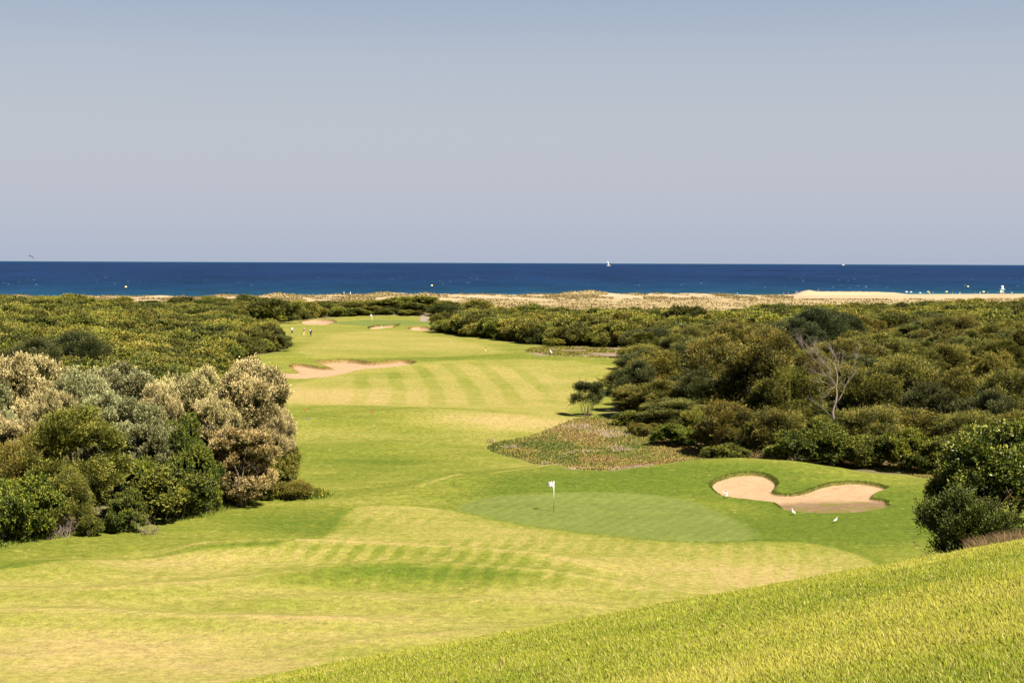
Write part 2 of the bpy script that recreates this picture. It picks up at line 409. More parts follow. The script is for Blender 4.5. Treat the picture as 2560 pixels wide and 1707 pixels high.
def h_final(X, Y):
    z = h_ground(X, Y)
    for k, poly in BUNK.items():
        lo = poly.min(0) - 3; hi = poly.max(0) + 3
        m = (X > lo[0]) & (X < hi[0]) & (Y > lo[1]) & (Y < hi[1])
        if not m.any():
            continue
        s = sdf(X[m], Y[m], poly)
        d0, d1, w = BUNK_D[k]
        t = np.clip((Y[m] - lo[1] - 3) / max(np.ptp(poly[:, 1]), .1), 0, 1)
        dep = d0 + (d1 - d0) * t
        z[m] += -dep * sstep(-.05, w, s) + (.08 if k == 'near' else .3) * dep * np.exp(-((s + .1) / .7) ** 2) * (s < .25) * t
    return z


def gz(x, y):
    return float(h_final(np.array([float(x)]), np.array([float(y)]))[0])


# ------------------------------------------------------------------ materials
def new_mat(name):
    m = bpy.data.materials.new(name); m.use_nodes = True
    nt = m.node_tree
    b = nt.nodes.get('Principled BSDF')
    return m, nt, b


def plain(name, col, rough=.7, metal=0.0, spec=.3, noise=0.0, scale=8.0):
    m, nt, b = new_mat(name)
    b.inputs['Base Color'].default_value = (*col, 1)
    b.inputs['Roughness'].default_value = rough
    b.inputs['Metallic'].default_value = metal
    b.inputs['Specular IOR Level'].default_value = spec
    if noise:
        tc = nt.nodes.new('ShaderNodeTexCoord'); n = nt.nodes.new('ShaderNodeTexNoise')
        n.inputs['Scale'].default_value = scale; n.inputs['Detail'].default_value = 3
        nt.links.new(tc.outputs['Object'], n.inputs['Vector'])
        mr = nt.nodes.new('ShaderNodeMapRange'); mr.inputs[3].default_value = 1 - noise; mr.inputs[4].default_value = 1 + noise
        nt.links.new(n.outputs['Fac'], mr.inputs[0])
        mx = nt.nodes.new('ShaderNodeVectorMath'); mx.operation = 'SCALE'
        mx.inputs[0].default_value = col
        nt.links.new(mr.outputs[0], mx.inputs['Scale']); nt.links.new(mx.outputs[0], b.inputs['Base Color'])
    return m


def ground_mat(name, amp, bump, scales=(4.0, 17.0)):
    m, nt, b = new_mat(name)
    b.inputs['Roughness'].default_value = .95
    b.inputs['Specular IOR Level'].default_value = .08
    at_ = nt.nodes.new('ShaderNodeAttribute'); at_.attribute_name = 'albedo'
    geo = nt.nodes.new('ShaderNodeNewGeometry')
    fac = None
    hs = []
    for s in scales:
        n = nt.nodes.new('ShaderNodeTexNoise'); n.inputs['Scale'].default_value = s; n.inputs['Detail'].default_value = 4
        n.inputs['Roughness'].default_value = .65
        nt.links.new(geo.outputs['Position'], n.inputs['Vector']); hs.append(n)
    ad = nt.nodes.new('ShaderNodeMath'); ad.operation = 'ADD'
    nt.links.new(hs[0].outputs['Fac'], ad.inputs[0]); nt.links.new(hs[1].outputs['Fac'], ad.inputs[1])
    mr = nt.nodes.new('ShaderNodeMapRange'); mr.inputs[1].default_value = .65; mr.inputs[2].default_value = 1.35
    mr.inputs[3].default_value = 1 - amp; mr.inputs[4].default_value = 1 + amp; mr.clamp = False
    nt.links.new(ad.outputs[0], mr.inputs[0])
    vm = nt.nodes.new('ShaderNodeVectorMath'); vm.operation = 'SCALE'
    nt.links.new(at_.outputs['Color'], vm.inputs[0]); nt.links.new(mr.outputs[0], vm.inputs['Scale'])
    nt.links.new(vm.outputs[0], b.inputs['Base Color'])
    bp = nt.nodes.new('ShaderNodeBump'); bp.inputs['Strength'].default_value = bump; bp.inputs['Distance'].default_value = .06
    nt.links.new(ad.outputs[0], bp.inputs['Height']); nt.links.new(bp.outputs[0], b.inputs['Normal'])
    return m


def leaf_mat(name, stops, hue_jit=.12, transl=.22, var=.5, patch=None, rough=.6):
    """stops: colours picked per leaf; each plant shifts a little as a whole"""
    m = bpy.data.materials.new(name); m.use_nodes = True
    nt = m.node_tree; nt.nodes.clear(); N = nt.nodes.new; L = nt.links.new
    out = N('ShaderNodeOutputMaterial')
    a = N('ShaderNodeAttribute'); a.attribute_name = 'v'
    oi = N('ShaderNodeObjectInfo')
    rp = N('ShaderNodeValToRGB'); el = rp.color_ramp.elements
    while len(el) < len(stops):
        el.new(.5)
    for e, (p, c) in zip(el, stops):
        e.position = p; e.color = (*c, 1)
    fac = a.outputs['Fac']
    if patch:
        n = N('ShaderNodeTexNoise'); n.inputs['Scale'].default_value = patch; n.inputs['Detail'].default_value = 2
        L(oi.outputs['Location'], n.inputs['Vector'])
        s1 = N('ShaderNodeMath'); s1.operation = 'MULTIPLY_ADD'; s1.inputs[1].default_value = .9; s1.inputs[2].default_value = -.45
        L(n.outputs['Fac'], s1.inputs[0])
        s2 = N('ShaderNodeMath'); s2.operation = 'MULTIPLY_ADD'; s2.inputs[1].default_value = .45; s2.inputs[2].default_value = -.22
        L(oi.outputs['Random'], s2.inputs[0])
        s3 = N('ShaderNodeMath'); L(s1.outputs[0], s3.inputs[0]); L(s2.outputs[0], s3.inputs[1])
        s4 = N('ShaderNodeMath'); s4.use_clamp = True
        L(s3.outputs[0], s4.inputs[0]); L(fac, s4.inputs[1]); fac = s4.outputs[0]
    L(fac, rp.inputs[0])
    hs = N('ShaderNodeHueSaturation')
    mr = N('ShaderNodeMapRange'); mr.inputs[3].default_value = 1 - var * .5; mr.inputs[4].default_value = 1 + var * .5
    L(oi.outputs['Random'], mr.inputs[0]); L(mr.outputs[0], hs.inputs['Value'])
    wn = N('ShaderNodeTexWhiteNoise'); wn.noise_dimensions = '1D'; L(oi.outputs['Random'], wn.inputs['W'])
    mh = N('ShaderNodeMapRange'); mh.inputs[3].default_value = .5 - hue_jit * .25; mh.inputs[4].default_value = .5 + hue_jit * .25
    L(wn.outputs['Value'], mh.inputs[0]); L(mh.outputs[0], hs.inputs['Hue'])
    L(rp.outputs[0], hs.inputs['Color'])
    mul = N('ShaderNodeMix'); mul.data_type = 'RGBA'; mul.blend_type = 'MULTIPLY'; mul.inputs[0].default_value = 1
    L(hs.outputs[0], mul.inputs[6]); L(oi.outputs['Color'], mul.inputs[7])
    d = N('ShaderNodeBsdfDiffuse'); t = N('ShaderNodeBsdfTranslucent'); mx = N('ShaderNodeMixShader')
    mx.inputs[0].default_value = transl
    L(mul.outputs[2], d.inputs[0]); L(mul.outputs[2], t.inputs[0]); L(d.outputs[0], mx.inputs[1]); L(t.outputs[0], mx.inputs[2])
    g = N('ShaderNodeBsdfGlossy'); g.inputs['Roughness'].default_value = rough
    g.inputs[0].default_value = (.9, .9, .8, 1)
    mg = N('ShaderNodeMixShader'); mg.inputs[0].default_value = .025
    L(mx.outputs[0], mg.inputs[1]); L(g.outputs[0], mg.inputs[2])
    L(mg.outputs[0], out.inputs[0])
    return m


# ------------------------------------------------------------------ mesh helpers
def mesh_np(name, verts, faces_list, mat=None, smooth=False, v=None, col=None):
    """faces_list: list of (n,k) int arrays"""
    me = bpy.data.meshes.new(name)
    verts = np.asarray(verts, np.float32)
    me.vertices.add(len(verts)); me.vertices.foreach_set('co', verts.ravel())
    loops = np.concatenate([f.ravel() for f in faces_list]).astype(np.int32)
    tot = np.concatenate([np.full(len(f), f.shape[1], np.int32) for f in faces_list])
    st = np.concatenate([[0], np.cumsum(tot)[:-1]]).astype(np.int32)
    me.loops.add(len(loops)); me.loops.foreach_set('vertex_index', loops)
    me.polygons.add(len(tot)); me.polygons.foreach_set('loop_start', st)
    if smooth:
        me.polygons.foreach_set('use_smooth', np.ones(len(tot), bool))
    me.update(calc_edges=True)
    if v is not None:
        a = me.attributes.new('v', 'FLOAT', 'FACE'); a.data.foreach_set('value', np.asarray(v, np.float32))
    if col is not None:
        a = me.attributes.new('albedo', 'FLOAT_COLOR', 'POINT')
        a.data.foreach_set('color', np.concatenate([col, np.ones((len(col), 1))], 1).astype(np.float32).ravel())
    if mat:
        me.materials.append(mat)
    return me


def link(name, me, parent=None, loc=None):
    o = bpy.data.objects.new(name, me); COL.objects.link(o)
    if parent is not None:
        o.parent = parent
    if loc is not None:
        o.location = loc
    return o


def tag(o, label=None, cat=None, group=None, kind=None):
    if label: o['label'] = label
    if cat: o['category'] = cat
    if group: o['group'] = group
    if kind: o['kind'] = kind
    return o


def thing(name, label, cat, loc, rotz=0, group=None):
    o = link(name, None, loc=loc); o.rotation_euler = (0, 0, rotz)
    o.empty_display_size = .2
    return tag(o, label, cat, group)


class MB:
    """collects tubes, boxes and lofts into one mesh"""
    def __init__(s): s.v = []; s.f = {}; s.n = 0

    def add(s, verts, faces):
        verts = np.asarray(verts, float)
        for f in faces:
            s.f.setdefault(len(f), []).append([i + s.n for i in f])
        s.v.append(verts); s.n += len(verts); return s

    def tube(s, pts, rad, sides=6, cap=True):
        pts = np.asarray(pts, float); rad = np.broadcast_to(np.asarray(rad, float), (len(pts),))
        t = np.gradient(pts, axis=0); t /= np.linalg.norm(t, axis=1)[:, None] + 1e-9
        ref = np.array([0, 0, 1.0]) if abs(t[0][2]) < .9 else np.array([1.0, 0, 0])
        vs = []
        for p, d, r in zip(pts, t, rad):
            a = np.cross(d, ref); a /= np.linalg.norm(a) + 1e-9; b = np.cross(d, a)
            ang = np.arange(sides) * 2 * math.pi / sides
            vs.append(p + r * (np.cos(ang)[:, None] * a + np.sin(ang)[:, None] * b))
        n = len(pts); fs = []
        for i in range(n - 1):
            for j in range(sides):
                k = (j + 1) % sides
                fs.append((i * sides + j, i * sides + k, (i + 1) * sides + k, (i + 1) * sides + j))
        if cap:
            fs.append(tuple(range(sides))[::-1]); fs.append(tuple((n - 1) * sides + j for j in range(sides)))
        return s.add(np.concatenate(vs), fs)

    def box(s, c, d, rz=0):
        c = np.asarray(c, float); hx, hy, hz = np.asarray(d, float) / 2
        b = .12 * min(hx, hy, hz)
        vs = []
        for z, k in ((-hz, b), (-hz + b, 0), (hz - b, 0), (hz, b)):
            for x, y in ((-hx + k, -hy + k), (hx - k, -hy + k), (hx - k, hy - k), (-hx + k, hy - k)):
                vs.append((x * math.cos(rz) - y * math.sin(rz), x * math.sin(rz) + y * math.cos(rz), z))
        fs = [(3, 2, 1, 0), (12, 13, 14, 15)]
        for i in range(3):
            for j in range(4):
                k = (j + 1) % 4
                fs.append((i * 4 + j, i * 4 + k, i * 4 + 4 + k, i * 4 + 4 + j))
        return s.add(np.array(vs) + c, fs)

    def lathe(s, prof, c=(0, 0, 0), sides=12):
        vs = []
        for r, z in prof:
            for j in range(sides):
                a = j * 2 * math.pi / sides
                vs.append((c[0] + r * math.cos(a), c[1] + r * math.sin(a), c[2] + z))
        fs = []
        for i in range(len(prof) - 1):
            for j in range(sides):
                k = (j + 1) % sides
                fs.append((i * sides + j, i * sides + k, (i + 1) * sides + k, (i + 1) * sides + j))
        fs.append(tuple(range(sides))[::-1]); fs.append(tuple((len(prof) - 1) * sides + j for j in range(sides)))
        return s.add(vs, fs)

    def mesh(s, name, mat, smooth=True):
        return mesh_np(name, np.concatenate(s.v), [np.array(f) for f in s.f.values()], mat, smooth)

    def build(s, name, mat, parent=None, loc=None, smooth=True):
        return link(name, s.mesh(name, mat, smooth), parent, loc)
#PART2
# ------------------------------------------------------------------ terrain
def build_ground():
    rows = [np.geomspace(3.0, 50, 230)]
    y = 50.0; r = []
    while y < 1350:
        r.append(y)
        st = min(max(3.1e-5 * y * y, .07), 1.9) if y < 1120 else 12
        y += min(st, .16) if 108 < y < 124 else (min(st, .5) if 218 < y < 264 else st)
    rows = np.concatenate(rows + [np.array(r[1:])])
    u = np.concatenate([np.linspace(-.95, -.40, 40)[:-1], np.linspace(-.40, .40, 1240), np.linspace(.40, .95, 40)[1:]])
    U, Y = np.meshgrid(u, rows)
    X = (U * Y).ravel(); Yf = Y.ravel()
    Z = h_final(X, Yf)
    nr, nc = Y.shape
    Zg = Z.reshape(nr, nc)
    dzdx = np.gradient(Zg, axis=1) / np.maximum(np.gradient(X.reshape(nr, nc), axis=1), 1e-4)
    slope = np.abs(dzdx).ravel()
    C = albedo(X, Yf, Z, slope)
    i = np.arange(nr * nc).reshape(nr, nc)
    quads = np.stack([i[:-1, :-1], i[:-1, 1:], i[1:, 1:], i[1:, :-1]], -1).reshape(-1, 4)
    cx = X[quads].mean(1); cy = Yf[quads].mean(1)
    zone = np.zeros(len(quads), int)                         # 0 rough
    f = np.maximum(np.maximum(sdf(cx, cy, FAIR1), sdf(cx, cy, FAIR2)), sdf(cx, cy, FAIR3))
    zone[f > 0] = 1
    zone[np.maximum(sdf(cx, cy, GREEN), -1e9) > 0] = 2
    zone[sdf(cx, cy, FARGREEN) > 0] = 10
    hill = (h_hill(cx, cy) > h_valley0(cx, cy) + .1) & (cy < 110)
    zone[hill] = 3
    out = np.maximum(XL(cy) - cx, cx - XR(cy))
    zone[((out > 0) & (cy > 95) & ~hill) | (cy > 516)] = 4      # soil under the scrub
    zone[(sdf(cx, cy, COVER1) > 0) | (sdf(cx, cy, COVER2) > 0) | (sdf(cx, cy, COVER3) > 0)] = 5
    yp = cy * 1040 / yshore(cx, cy)
    zone[yp > 600] = 6
    zone[yp > 990] = 7
    bm = np.flatnonzero((cy > 1000) & (cy < 1090)); zone[bm[seg_field(cx[bm], cy[bm], BERM)[0] < 9]] = 8
    zone[sdf(cx, cy, PATH) > 0] = 9
    names = {0: ('rough', .55, .8), 1: ('fairway', .46, .7), 2: ('putting_green', .28, .4), 3: ('hillside', .3, .5), 4: ('scrub_soil', .3, .5), 5: ('bank_soil', .3, .5),
             6: ('dunes', .22, .6), 7: ('beach', .1, .3), 8: ('sand_bank', .14, .5), 9: ('path', .12, .3), 10: ('distant_green', .14, .2)}
    for j, (k, poly) in enumerate(BUNK.items()):
        zone[sdf(cx, cy, poly) > 0] = 20 + j
        names[20 + j] = ('bunker_sand', .12, .5)
    mats = {}
    P = np.stack([X, Yf, Z], 1)
    for zid, (nm, amp, bump) in names.items():
        q = quads[zone == zid]
        if not len(q):
            continue
        used, inv = np.unique(q, return_inverse=True)
        if nm not in mats:
            sc = (2.4, 8.0) if zid < 6 else ((1.2, 9.0) if zid in (6, 7, 8) else (5.0, 26.0))
            mats[nm] = ground_mat(nm + '_surface', amp, bump, sc)
        me = mesh_np(nm, P[used], [inv.reshape(-1, 4)], mats[nm], True, None, C[used])
        tag(link(nm, me), kind='structure')
    # the hill top behind the eye
    xs = np.linspace(-90, 90, 60); ysb = np.linspace(-80, 3.0, 40)
    XX, YY = np.meshgrid(xs, ysb); XX = XX.ravel(); YY = YY.ravel()
    zz = h_hill(XX, np.clip(YY, 0, 9)) + .01 * np.clip(YY, -80, 0) - .02
    ii = np.arange(40 * 60).reshape(40, 60)
    qq = np.stack([ii[:-1, :-1], ii[:-1, 1:], ii[1:, 1:], ii[1:, :-1]], -1).reshape(-1, 4)
    cc = np.tile(np.array([[.17, .19, .035]]), (len(XX), 1))
    tag(link('hilltop', mesh_np('hilltop', np.stack([XX, YY, zz], 1), [qq], mats['hillside'], True, None, cc)), kind='structure')


build_ground()

# ------------------------------------------------------------------ sea
def build_sea():
    ys = np.concatenate([np.linspace(800, 1500, 44), np.geomspace(1550, 60000, 50)])
    u = np.linspace(-1.2, 1.2, 41)
    U, Y = np.meshgrid(u, ys); X = (U * Y).ravel(); Y = Y.ravel()
    n, c = len(ys), len(u)
    i = np.arange(n * c).reshape(n, c)
    q = np.stack([i[:-1, :-1], i[:-1, 1:], i[1:, 1:], i[1:, :-1]], -1).reshape(-1, 4)
    m, nt, b = new_mat('sea_water'); N = nt.nodes.new; L = nt.links.new
    geo = N('ShaderNodeNewGeometry'); sp = N('ShaderNodeSeparateXYZ'); L(geo.outputs['Position'], sp.inputs[0])
    # distance off the slanting shore: shallow sand shows through as green, deep water is blue
    dv = N('ShaderNodeMath'); dv.operation = 'DIVIDE'; L(sp.outputs[0], dv.inputs[0]); L(sp.outputs[1], dv.inputs[1])
    ma = N('ShaderNodeMath'); ma.operation = 'MULTIPLY_ADD'; ma.inputs[1].default_value = 400; ma.inputs[2].default_value = 985; L(dv.outputs[0], ma.inputs[0])
    off = N('ShaderNodeMath'); off.operation = 'SUBTRACT'; L(sp.outputs[1], off.inputs[0]); L(ma.outputs[0], off.inputs[1])
    lg = N('ShaderNodeMath'); lg.operation = 'LOGARITHM'; lg.inputs[1].default_value = 10
    mx0 = N('ShaderNodeMath'); mx0.operation = 'MAXIMUM'; mx0.inputs[1].default_value = 4; L(off.outputs[0], mx0.inputs[0]); L(mx0.outputs[0], lg.inputs[0])
    mr = N('ShaderNodeMapRange'); mr.inputs[1].default_value = .6; mr.inputs[2].default_value = 4.7; L(lg.outputs[0], mr.inputs[0])
    rp = N('ShaderNodeValToRGB'); el = rp.color_ramp.elements
    st = [(0, (.026, .068, .072)), (.20, (.0105, .050, .075)), (.34, (.0066, .034, .068)), (.48, (.0056, .0235, .062)), (.62, (.0058, .0182, .058)), (.85, (.0062, .0198, .062)), (.97, (.0100, .040, .085))]
    while len(el) < len(st): el.new(.5)
    for e, (p, cc) in zip(el, st): e.position = p; e.color = (*cc, 1)
    L(mr.outputs[0], rp.inputs[0])
    # chop: streaks of darker and lighter water at several sizes
    tot = None
    for sc, sy in ((.05, .35), (.012, .3), (.003, .25)):
        mp = N('ShaderNodeMapping'); mp.inputs['Scale'].default_value = (sc, sc * sy, 1); L(geo.outputs['Position'], mp.inputs[0])
        nz = N('ShaderNodeTexNoise'); nz.inputs['Scale'].default_value = 1; nz.inputs['Detail'].default_value = 5; nz.inputs['Roughness'].default_value = .7
        L(mp.outputs[0], nz.inputs['Vector'])
        if tot is None: tot = nz.outputs['Fac']
        else:
            a = N('ShaderNodeMath'); L(tot, a.inputs[0]); L(nz.outputs['Fac'], a.inputs[1]); tot = a.outputs[0]
    m2 = N('ShaderNodeMapRange'); m2.inputs[1].default_value = 1.0; m2.inputs[2].default_value = 2.0; m2.inputs[3].default_value = .4; m2.inputs[4].default_value = 1.7; L(tot, m2.inputs[0])
    vm = N('ShaderNodeVectorMath'); vm.operation = 'SCALE'; L(rp.outputs[0], vm.inputs[0]); L(m2.outputs[0], vm.inputs['Scale'])
    L(vm.outputs[0], b.inputs['Base Color'])
    b.inputs['Roughness'].default_value = .7; b.inputs['Specular IOR Level'].default_value = .04; b.inputs['IOR'].default_value = 1.33
    me = mesh_np('sea', np.stack([X, Y, np.zeros_like(X)], 1), [q], m, True)
    tag(link('sea', me), kind='structure')
    # breaking crests blown up by the wind
    foam = plain('sea_foam', (.11, .16, .22), .9, spec=.1)
    nW = 260
    inv = rng.uniform(1 / 14000, 1 / 1350, nW); Yw = 1 / inv; Uw = rng.uniform(-.42, .42, nW)
    V = []; Fq = []; Ft = []
    for k in range(nW):
        y0 = Yw[k]; x0 = Uw[k] * y0
        w = rng.uniform(.8, 2.6) * (1 + y0 / 7000); hh = rng.uniform(.08, .32) * (1 + y0 / 7000); dd = 2.0
        nn = 5; base = len(V)
        for t in np.linspace(-1, 1, nn):
            e = max(1 - t * t, .05)
            V += [(x0 + t * w * .5, y0 - dd * .5, -.05), (x0 + t * w * .5, y0 + rng.uniform(-.2, .2), hh * e * rng.uniform(.6, 1)), (x0 + t * w * .5, y0 + dd, -.05)]
        for j in range(nn - 1):
            p = base + j * 3
            Fq += [(p, p + 3, p + 4, p + 1), (p + 1, p + 4, p + 5, p + 2)]
    o = link('whitecaps', mesh_np('whitecaps', np.array(V), [np.array(Fq)], foam, True))
    tag(o, 'small white breaking crests scattered over the blue sea', 'sea foam', kind='stuff')


build_sea()
#PART3
# ------------------------------------------------------------------ plants
def unit(n, r=rng):
    v = r.normal(size=(n, 3)); return v / np.linalg.norm(v, axis=1)[:, None]


def crown_mesh(name, mat, W, D, H, z0, seed, nl=14, ns=900, npl=24, ll=.16, lw=.06, sl=.5, spread=.6, wind=(0, 0, 0), up=.35, rl=(.26, .42), top=0.0, shell=.86, core=.6, open_=0.0, sqz=.8, cone=0.0, warp=.16, shoots=.10):
    """foliage: many leaf faces on sprigs that stand on a cluster of uneven lobes"""
    r = np.random.default_rng(seed)
    env = np.array([W / 2, D / 2, (H - z0) / 2]); ctr = np.array([0, 0, (H + z0) / 2])
    c = []; rad = []
    for i in range(nl):
        d = unit(1, r)[0]; d[2] = abs(d[2]) ** .8 * (1 if r.random() > .38 else -1)
        k = r.uniform(*rl)
        e = env * (1 - k) * (r.uniform(.75, 1.0) if r.random() > .2 else r.uniform(.2, .7))
        if cone: e = e * np.array([1 - cone * max(d[2], 0), 1 - cone * max(d[2], 0), 1])
        c.append(ctr + d * e); rad.append(k * min(W, D) * .5 * r.uniform(.9, 1.25))
    c = np.array(c); rad = np.array(rad)
    M_ = ns * 5
    li = r.choice(nl, M_, p=rad ** 2 / (rad ** 2).sum())
    d = unit(M_, r)
    outw = c[li] - ctr; outw /= np.linalg.norm(outw, axis=1)[:, None] + 1e-6
    d = d + .7 * outw + np.array([0, 0, .35]); d /= np.linalg.norm(d, axis=1)[:, None]
    sq = np.array([1, 1, sqz])
    p = c[li] + d * rad[li][:, None] * sq * r.uniform(shell, 1.06, M_)[:, None]
    dist = np.linalg.norm((p[:, None] - c[None]) / sq, axis=2) / rad[None]
    dist[np.arange(M_), li] = 9
    ok = (r.random(M_) < np.clip(.30 + .85 * (d[:, 2] + .30), .14, 1)) & (dist.min(1) > 1.06) & (p[:, 2] > z0 * .6) & (p[:, 2] > .05)
    if open_:
        ok &= r.random(M_) > open_ * (np.sin(p[:, 0] * 2.1 + seed) * np.sin(p[:, 1] * 1.7) * np.sin(p[:, 2] * 2.4) > .1)
    idx = np.flatnonzero(ok)[:ns]
    p = p[idx]; d = d[idx]; n = len(idx)
    f_ = 5.2 / W                                             # uneven growth: the outline is pushed in and out
    wv = np.stack([np.sin(p[:, 1] * f_ * 1.9 + seed) * np.cos(p[:, 2] * f_ * 2.3 + 1), np.sin(p[:, 0] * f_ * 2.1 + 2 * seed) * np.cos(p[:, 2] * f_ * 1.7), np.sin(p[:, 0] * f_ * 1.6 + seed) * np.sin(p[:, 1] * f_ * 2.2 + 3)], 1)
    p = p + wv * warp * W * .32 + d * (r.random(n) < shoots)[:, None] * r.uniform(.1, .75, (n, 1)) * sl
    sd_ = d + np.array([0, 0, up]) + np.asarray(wind) + .25 * r.normal(size=(n, 3)); sd_ /= np.linalg.norm(sd_, axis=1)[:, None]
    t = r.uniform(-.45, 1, (n, npl)); L_ = sl * r.uniform(.6, 1.25, n)
    fat = (1 - .75 * np.clip(t, 0, 1)) * sl * .34
    q = p[:, None] + sd_[:, None] * (t * L_[:, None])[..., None] + r.normal(size=(n, npl, 3)) * fat[..., None] * .6
    a = sd_[:, None] + spread * r.normal(size=(n, npl, 3)); a /= np.linalg.norm(a, axis=2)[..., None]
    nrm = d[:, None] * .9 + np.array([.25, -.2, .45]) * .6 + .75 * r.normal(size=(n, npl, 3))
    s = np.cross(a, nrm); s /= np.linalg.norm(s, axis=2)[..., None] + 1e-6
    l = ll * r.uniform(.65, 1.25, (n, npl))[..., None]; w_ = lw * r.uniform(.7, 1.2, (n, npl))[..., None]
    V = np.stack([q, q + a * l * .5 + s * w_ * .5, q + a * l, q + a * l * .5 - s * w_ * .5], 2).reshape(-1, 3)
    V[:, 2] = np.maximum(V[:, 2], .02)
    k = n * npl
    Fq = np.arange(k * 4).reshape(k, 4)
    lobe_v = r.random(nl)[li[idx]]
    v = np.clip(.5 + .3 * (lobe_v[:, None] - .5) + .5 * (r.random(n)[:, None] - .5) + .4 * (r.random((n, npl)) - .5) + .42 * (t - .3), 0, 1).ravel()   # paler tips: young growth, and lit tops over dark crevices painted in
    parts_v = [V]; parts_f = [Fq]; base = len(V)
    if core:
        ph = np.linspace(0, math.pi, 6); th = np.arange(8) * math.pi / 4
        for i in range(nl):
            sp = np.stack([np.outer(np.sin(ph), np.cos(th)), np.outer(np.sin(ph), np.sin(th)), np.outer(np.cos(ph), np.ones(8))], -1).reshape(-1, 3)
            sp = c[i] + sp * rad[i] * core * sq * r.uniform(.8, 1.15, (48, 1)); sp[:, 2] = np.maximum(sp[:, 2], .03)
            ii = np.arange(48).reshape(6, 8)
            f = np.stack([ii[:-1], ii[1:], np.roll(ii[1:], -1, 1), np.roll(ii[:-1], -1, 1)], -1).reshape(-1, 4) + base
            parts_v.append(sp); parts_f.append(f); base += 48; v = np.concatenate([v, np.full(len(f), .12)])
    me = mesh_np(name, np.concatenate(parts_v), [np.concatenate(parts_f)], mat, False, v)
    return me, c, rad


def branch(mb, p, d, L_, r0, depth, r, bend=.25, kids=(2, 4), upb=.1, shrink=.68, minr=.004):
    n = 5; pts = [p]; q = p.copy(); dd = d.copy()
    for i in range(n):
        dd = dd + bend * r.normal(size=3) * .5 + np.array([0, 0, upb * .3]); dd /= np.linalg.norm(dd)
        q = q + dd * L_ / n; pts.append(q)
    r1 = max(r0 * .55, minr)
    mb.tube(pts, np.linspace(r0, r1, n + 1), 5 if r0 > .03 else 4 if r0 > .015 else 3, False)
    if depth <= 0:
        return
    for k in range(r.integers(*kids, endpoint=True)):
        i = r.integers(2, n + 1)
        nd = dd + r.normal(size=3) * .75; nd /= np.linalg.norm(nd)
        branch(mb, pts[i], nd, L_ * shrink * r.uniform(.7, 1.15), max(r1 * .8, minr), depth - 1, r, bend, kids, upb, shrink, minr)


def trunk_mesh(name, mat, c, rad, seed, stems=3, r0=.16, sp=.5):
    """tapered stems that rise from the ground into the lobes of the crown"""
    r = np.random.default_rng(seed); mb = MB()
    order = np.argsort(-rad)
    roots = [np.array([r.uniform(-sp, sp), r.uniform(-sp, sp), -.25]) for _ in range(stems)]
    for j, i in enumerate(order[:stems * 4]):
        a = roots[j % stems]; b = c[i]
        pts = [a]
        for t in (.25, .5, .75, 1):
            m_ = a + (b - a) * t; m_[2] = a[2] + (b[2] - a[2]) * t ** .8
            pts.append(m_ + r.normal(size=3) * .12 * (1 if t < 1 else 0))
        k = r0 * (1 if j < stems else .6)
        mb.tube(pts, [k, k * .8, k * .6, k * .42, k * .2], 6)
    return mb.mesh(name, mat)


bark = plain('bark', (.16, .125, .095), .9, spec=.1, noise=.35, scale=6)
deadwood = plain('dead_wood', (.25, .20, .165), .9, spec=.1, noise=.25, scale=5)
twigs_grey = plain('grey_twigs', (.20, .155, .135), .9, spec=.1, noise=.3, scale=4)
twigs_tan = plain('tan_twigs', (.26, .185, .075), .9, spec=.1, noise=.3, scale=4)
LM = {
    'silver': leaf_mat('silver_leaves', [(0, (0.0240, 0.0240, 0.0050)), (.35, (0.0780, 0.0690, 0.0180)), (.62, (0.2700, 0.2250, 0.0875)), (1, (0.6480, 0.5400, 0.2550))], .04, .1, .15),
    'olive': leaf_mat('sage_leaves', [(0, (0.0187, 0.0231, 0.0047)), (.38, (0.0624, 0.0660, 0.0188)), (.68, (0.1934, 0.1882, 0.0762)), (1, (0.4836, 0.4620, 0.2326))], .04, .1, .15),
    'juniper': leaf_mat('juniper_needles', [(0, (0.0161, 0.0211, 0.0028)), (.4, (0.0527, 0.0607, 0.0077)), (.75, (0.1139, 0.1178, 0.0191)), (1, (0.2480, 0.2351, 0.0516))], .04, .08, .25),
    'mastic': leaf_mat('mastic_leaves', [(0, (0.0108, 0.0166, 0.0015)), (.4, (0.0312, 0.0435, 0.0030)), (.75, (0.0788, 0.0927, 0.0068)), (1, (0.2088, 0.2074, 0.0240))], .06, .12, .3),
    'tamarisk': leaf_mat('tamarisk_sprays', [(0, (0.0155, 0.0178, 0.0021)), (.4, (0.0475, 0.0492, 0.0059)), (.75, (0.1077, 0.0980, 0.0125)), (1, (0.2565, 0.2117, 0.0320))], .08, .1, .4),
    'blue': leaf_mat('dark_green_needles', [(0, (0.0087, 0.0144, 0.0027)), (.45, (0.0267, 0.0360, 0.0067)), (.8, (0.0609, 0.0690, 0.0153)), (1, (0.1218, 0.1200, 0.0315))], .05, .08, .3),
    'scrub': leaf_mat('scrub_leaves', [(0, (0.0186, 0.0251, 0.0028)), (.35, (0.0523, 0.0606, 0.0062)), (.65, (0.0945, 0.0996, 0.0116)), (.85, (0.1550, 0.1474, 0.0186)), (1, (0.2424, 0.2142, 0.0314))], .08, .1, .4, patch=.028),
    'yellow': leaf_mat('yellowgreen_leaves', [(0, (0.0525, 0.0562, 0.0056)), (.4, (0.1050, 0.1014, 0.0105)), (.75, (0.1650, 0.1443, 0.0182)), (1, (0.2400, 0.1950, 0.0315))], .05, .2, .25),
    'bright': leaf_mat('glossy_leaves', [(0, (.014, .022, .003)), (.45, (.038, .052, .005)), (.78, (.095, .11, .012)), (1, (.30, .28, .05))], .04, .15, .2, rough=.4),
}

PROTO = {}


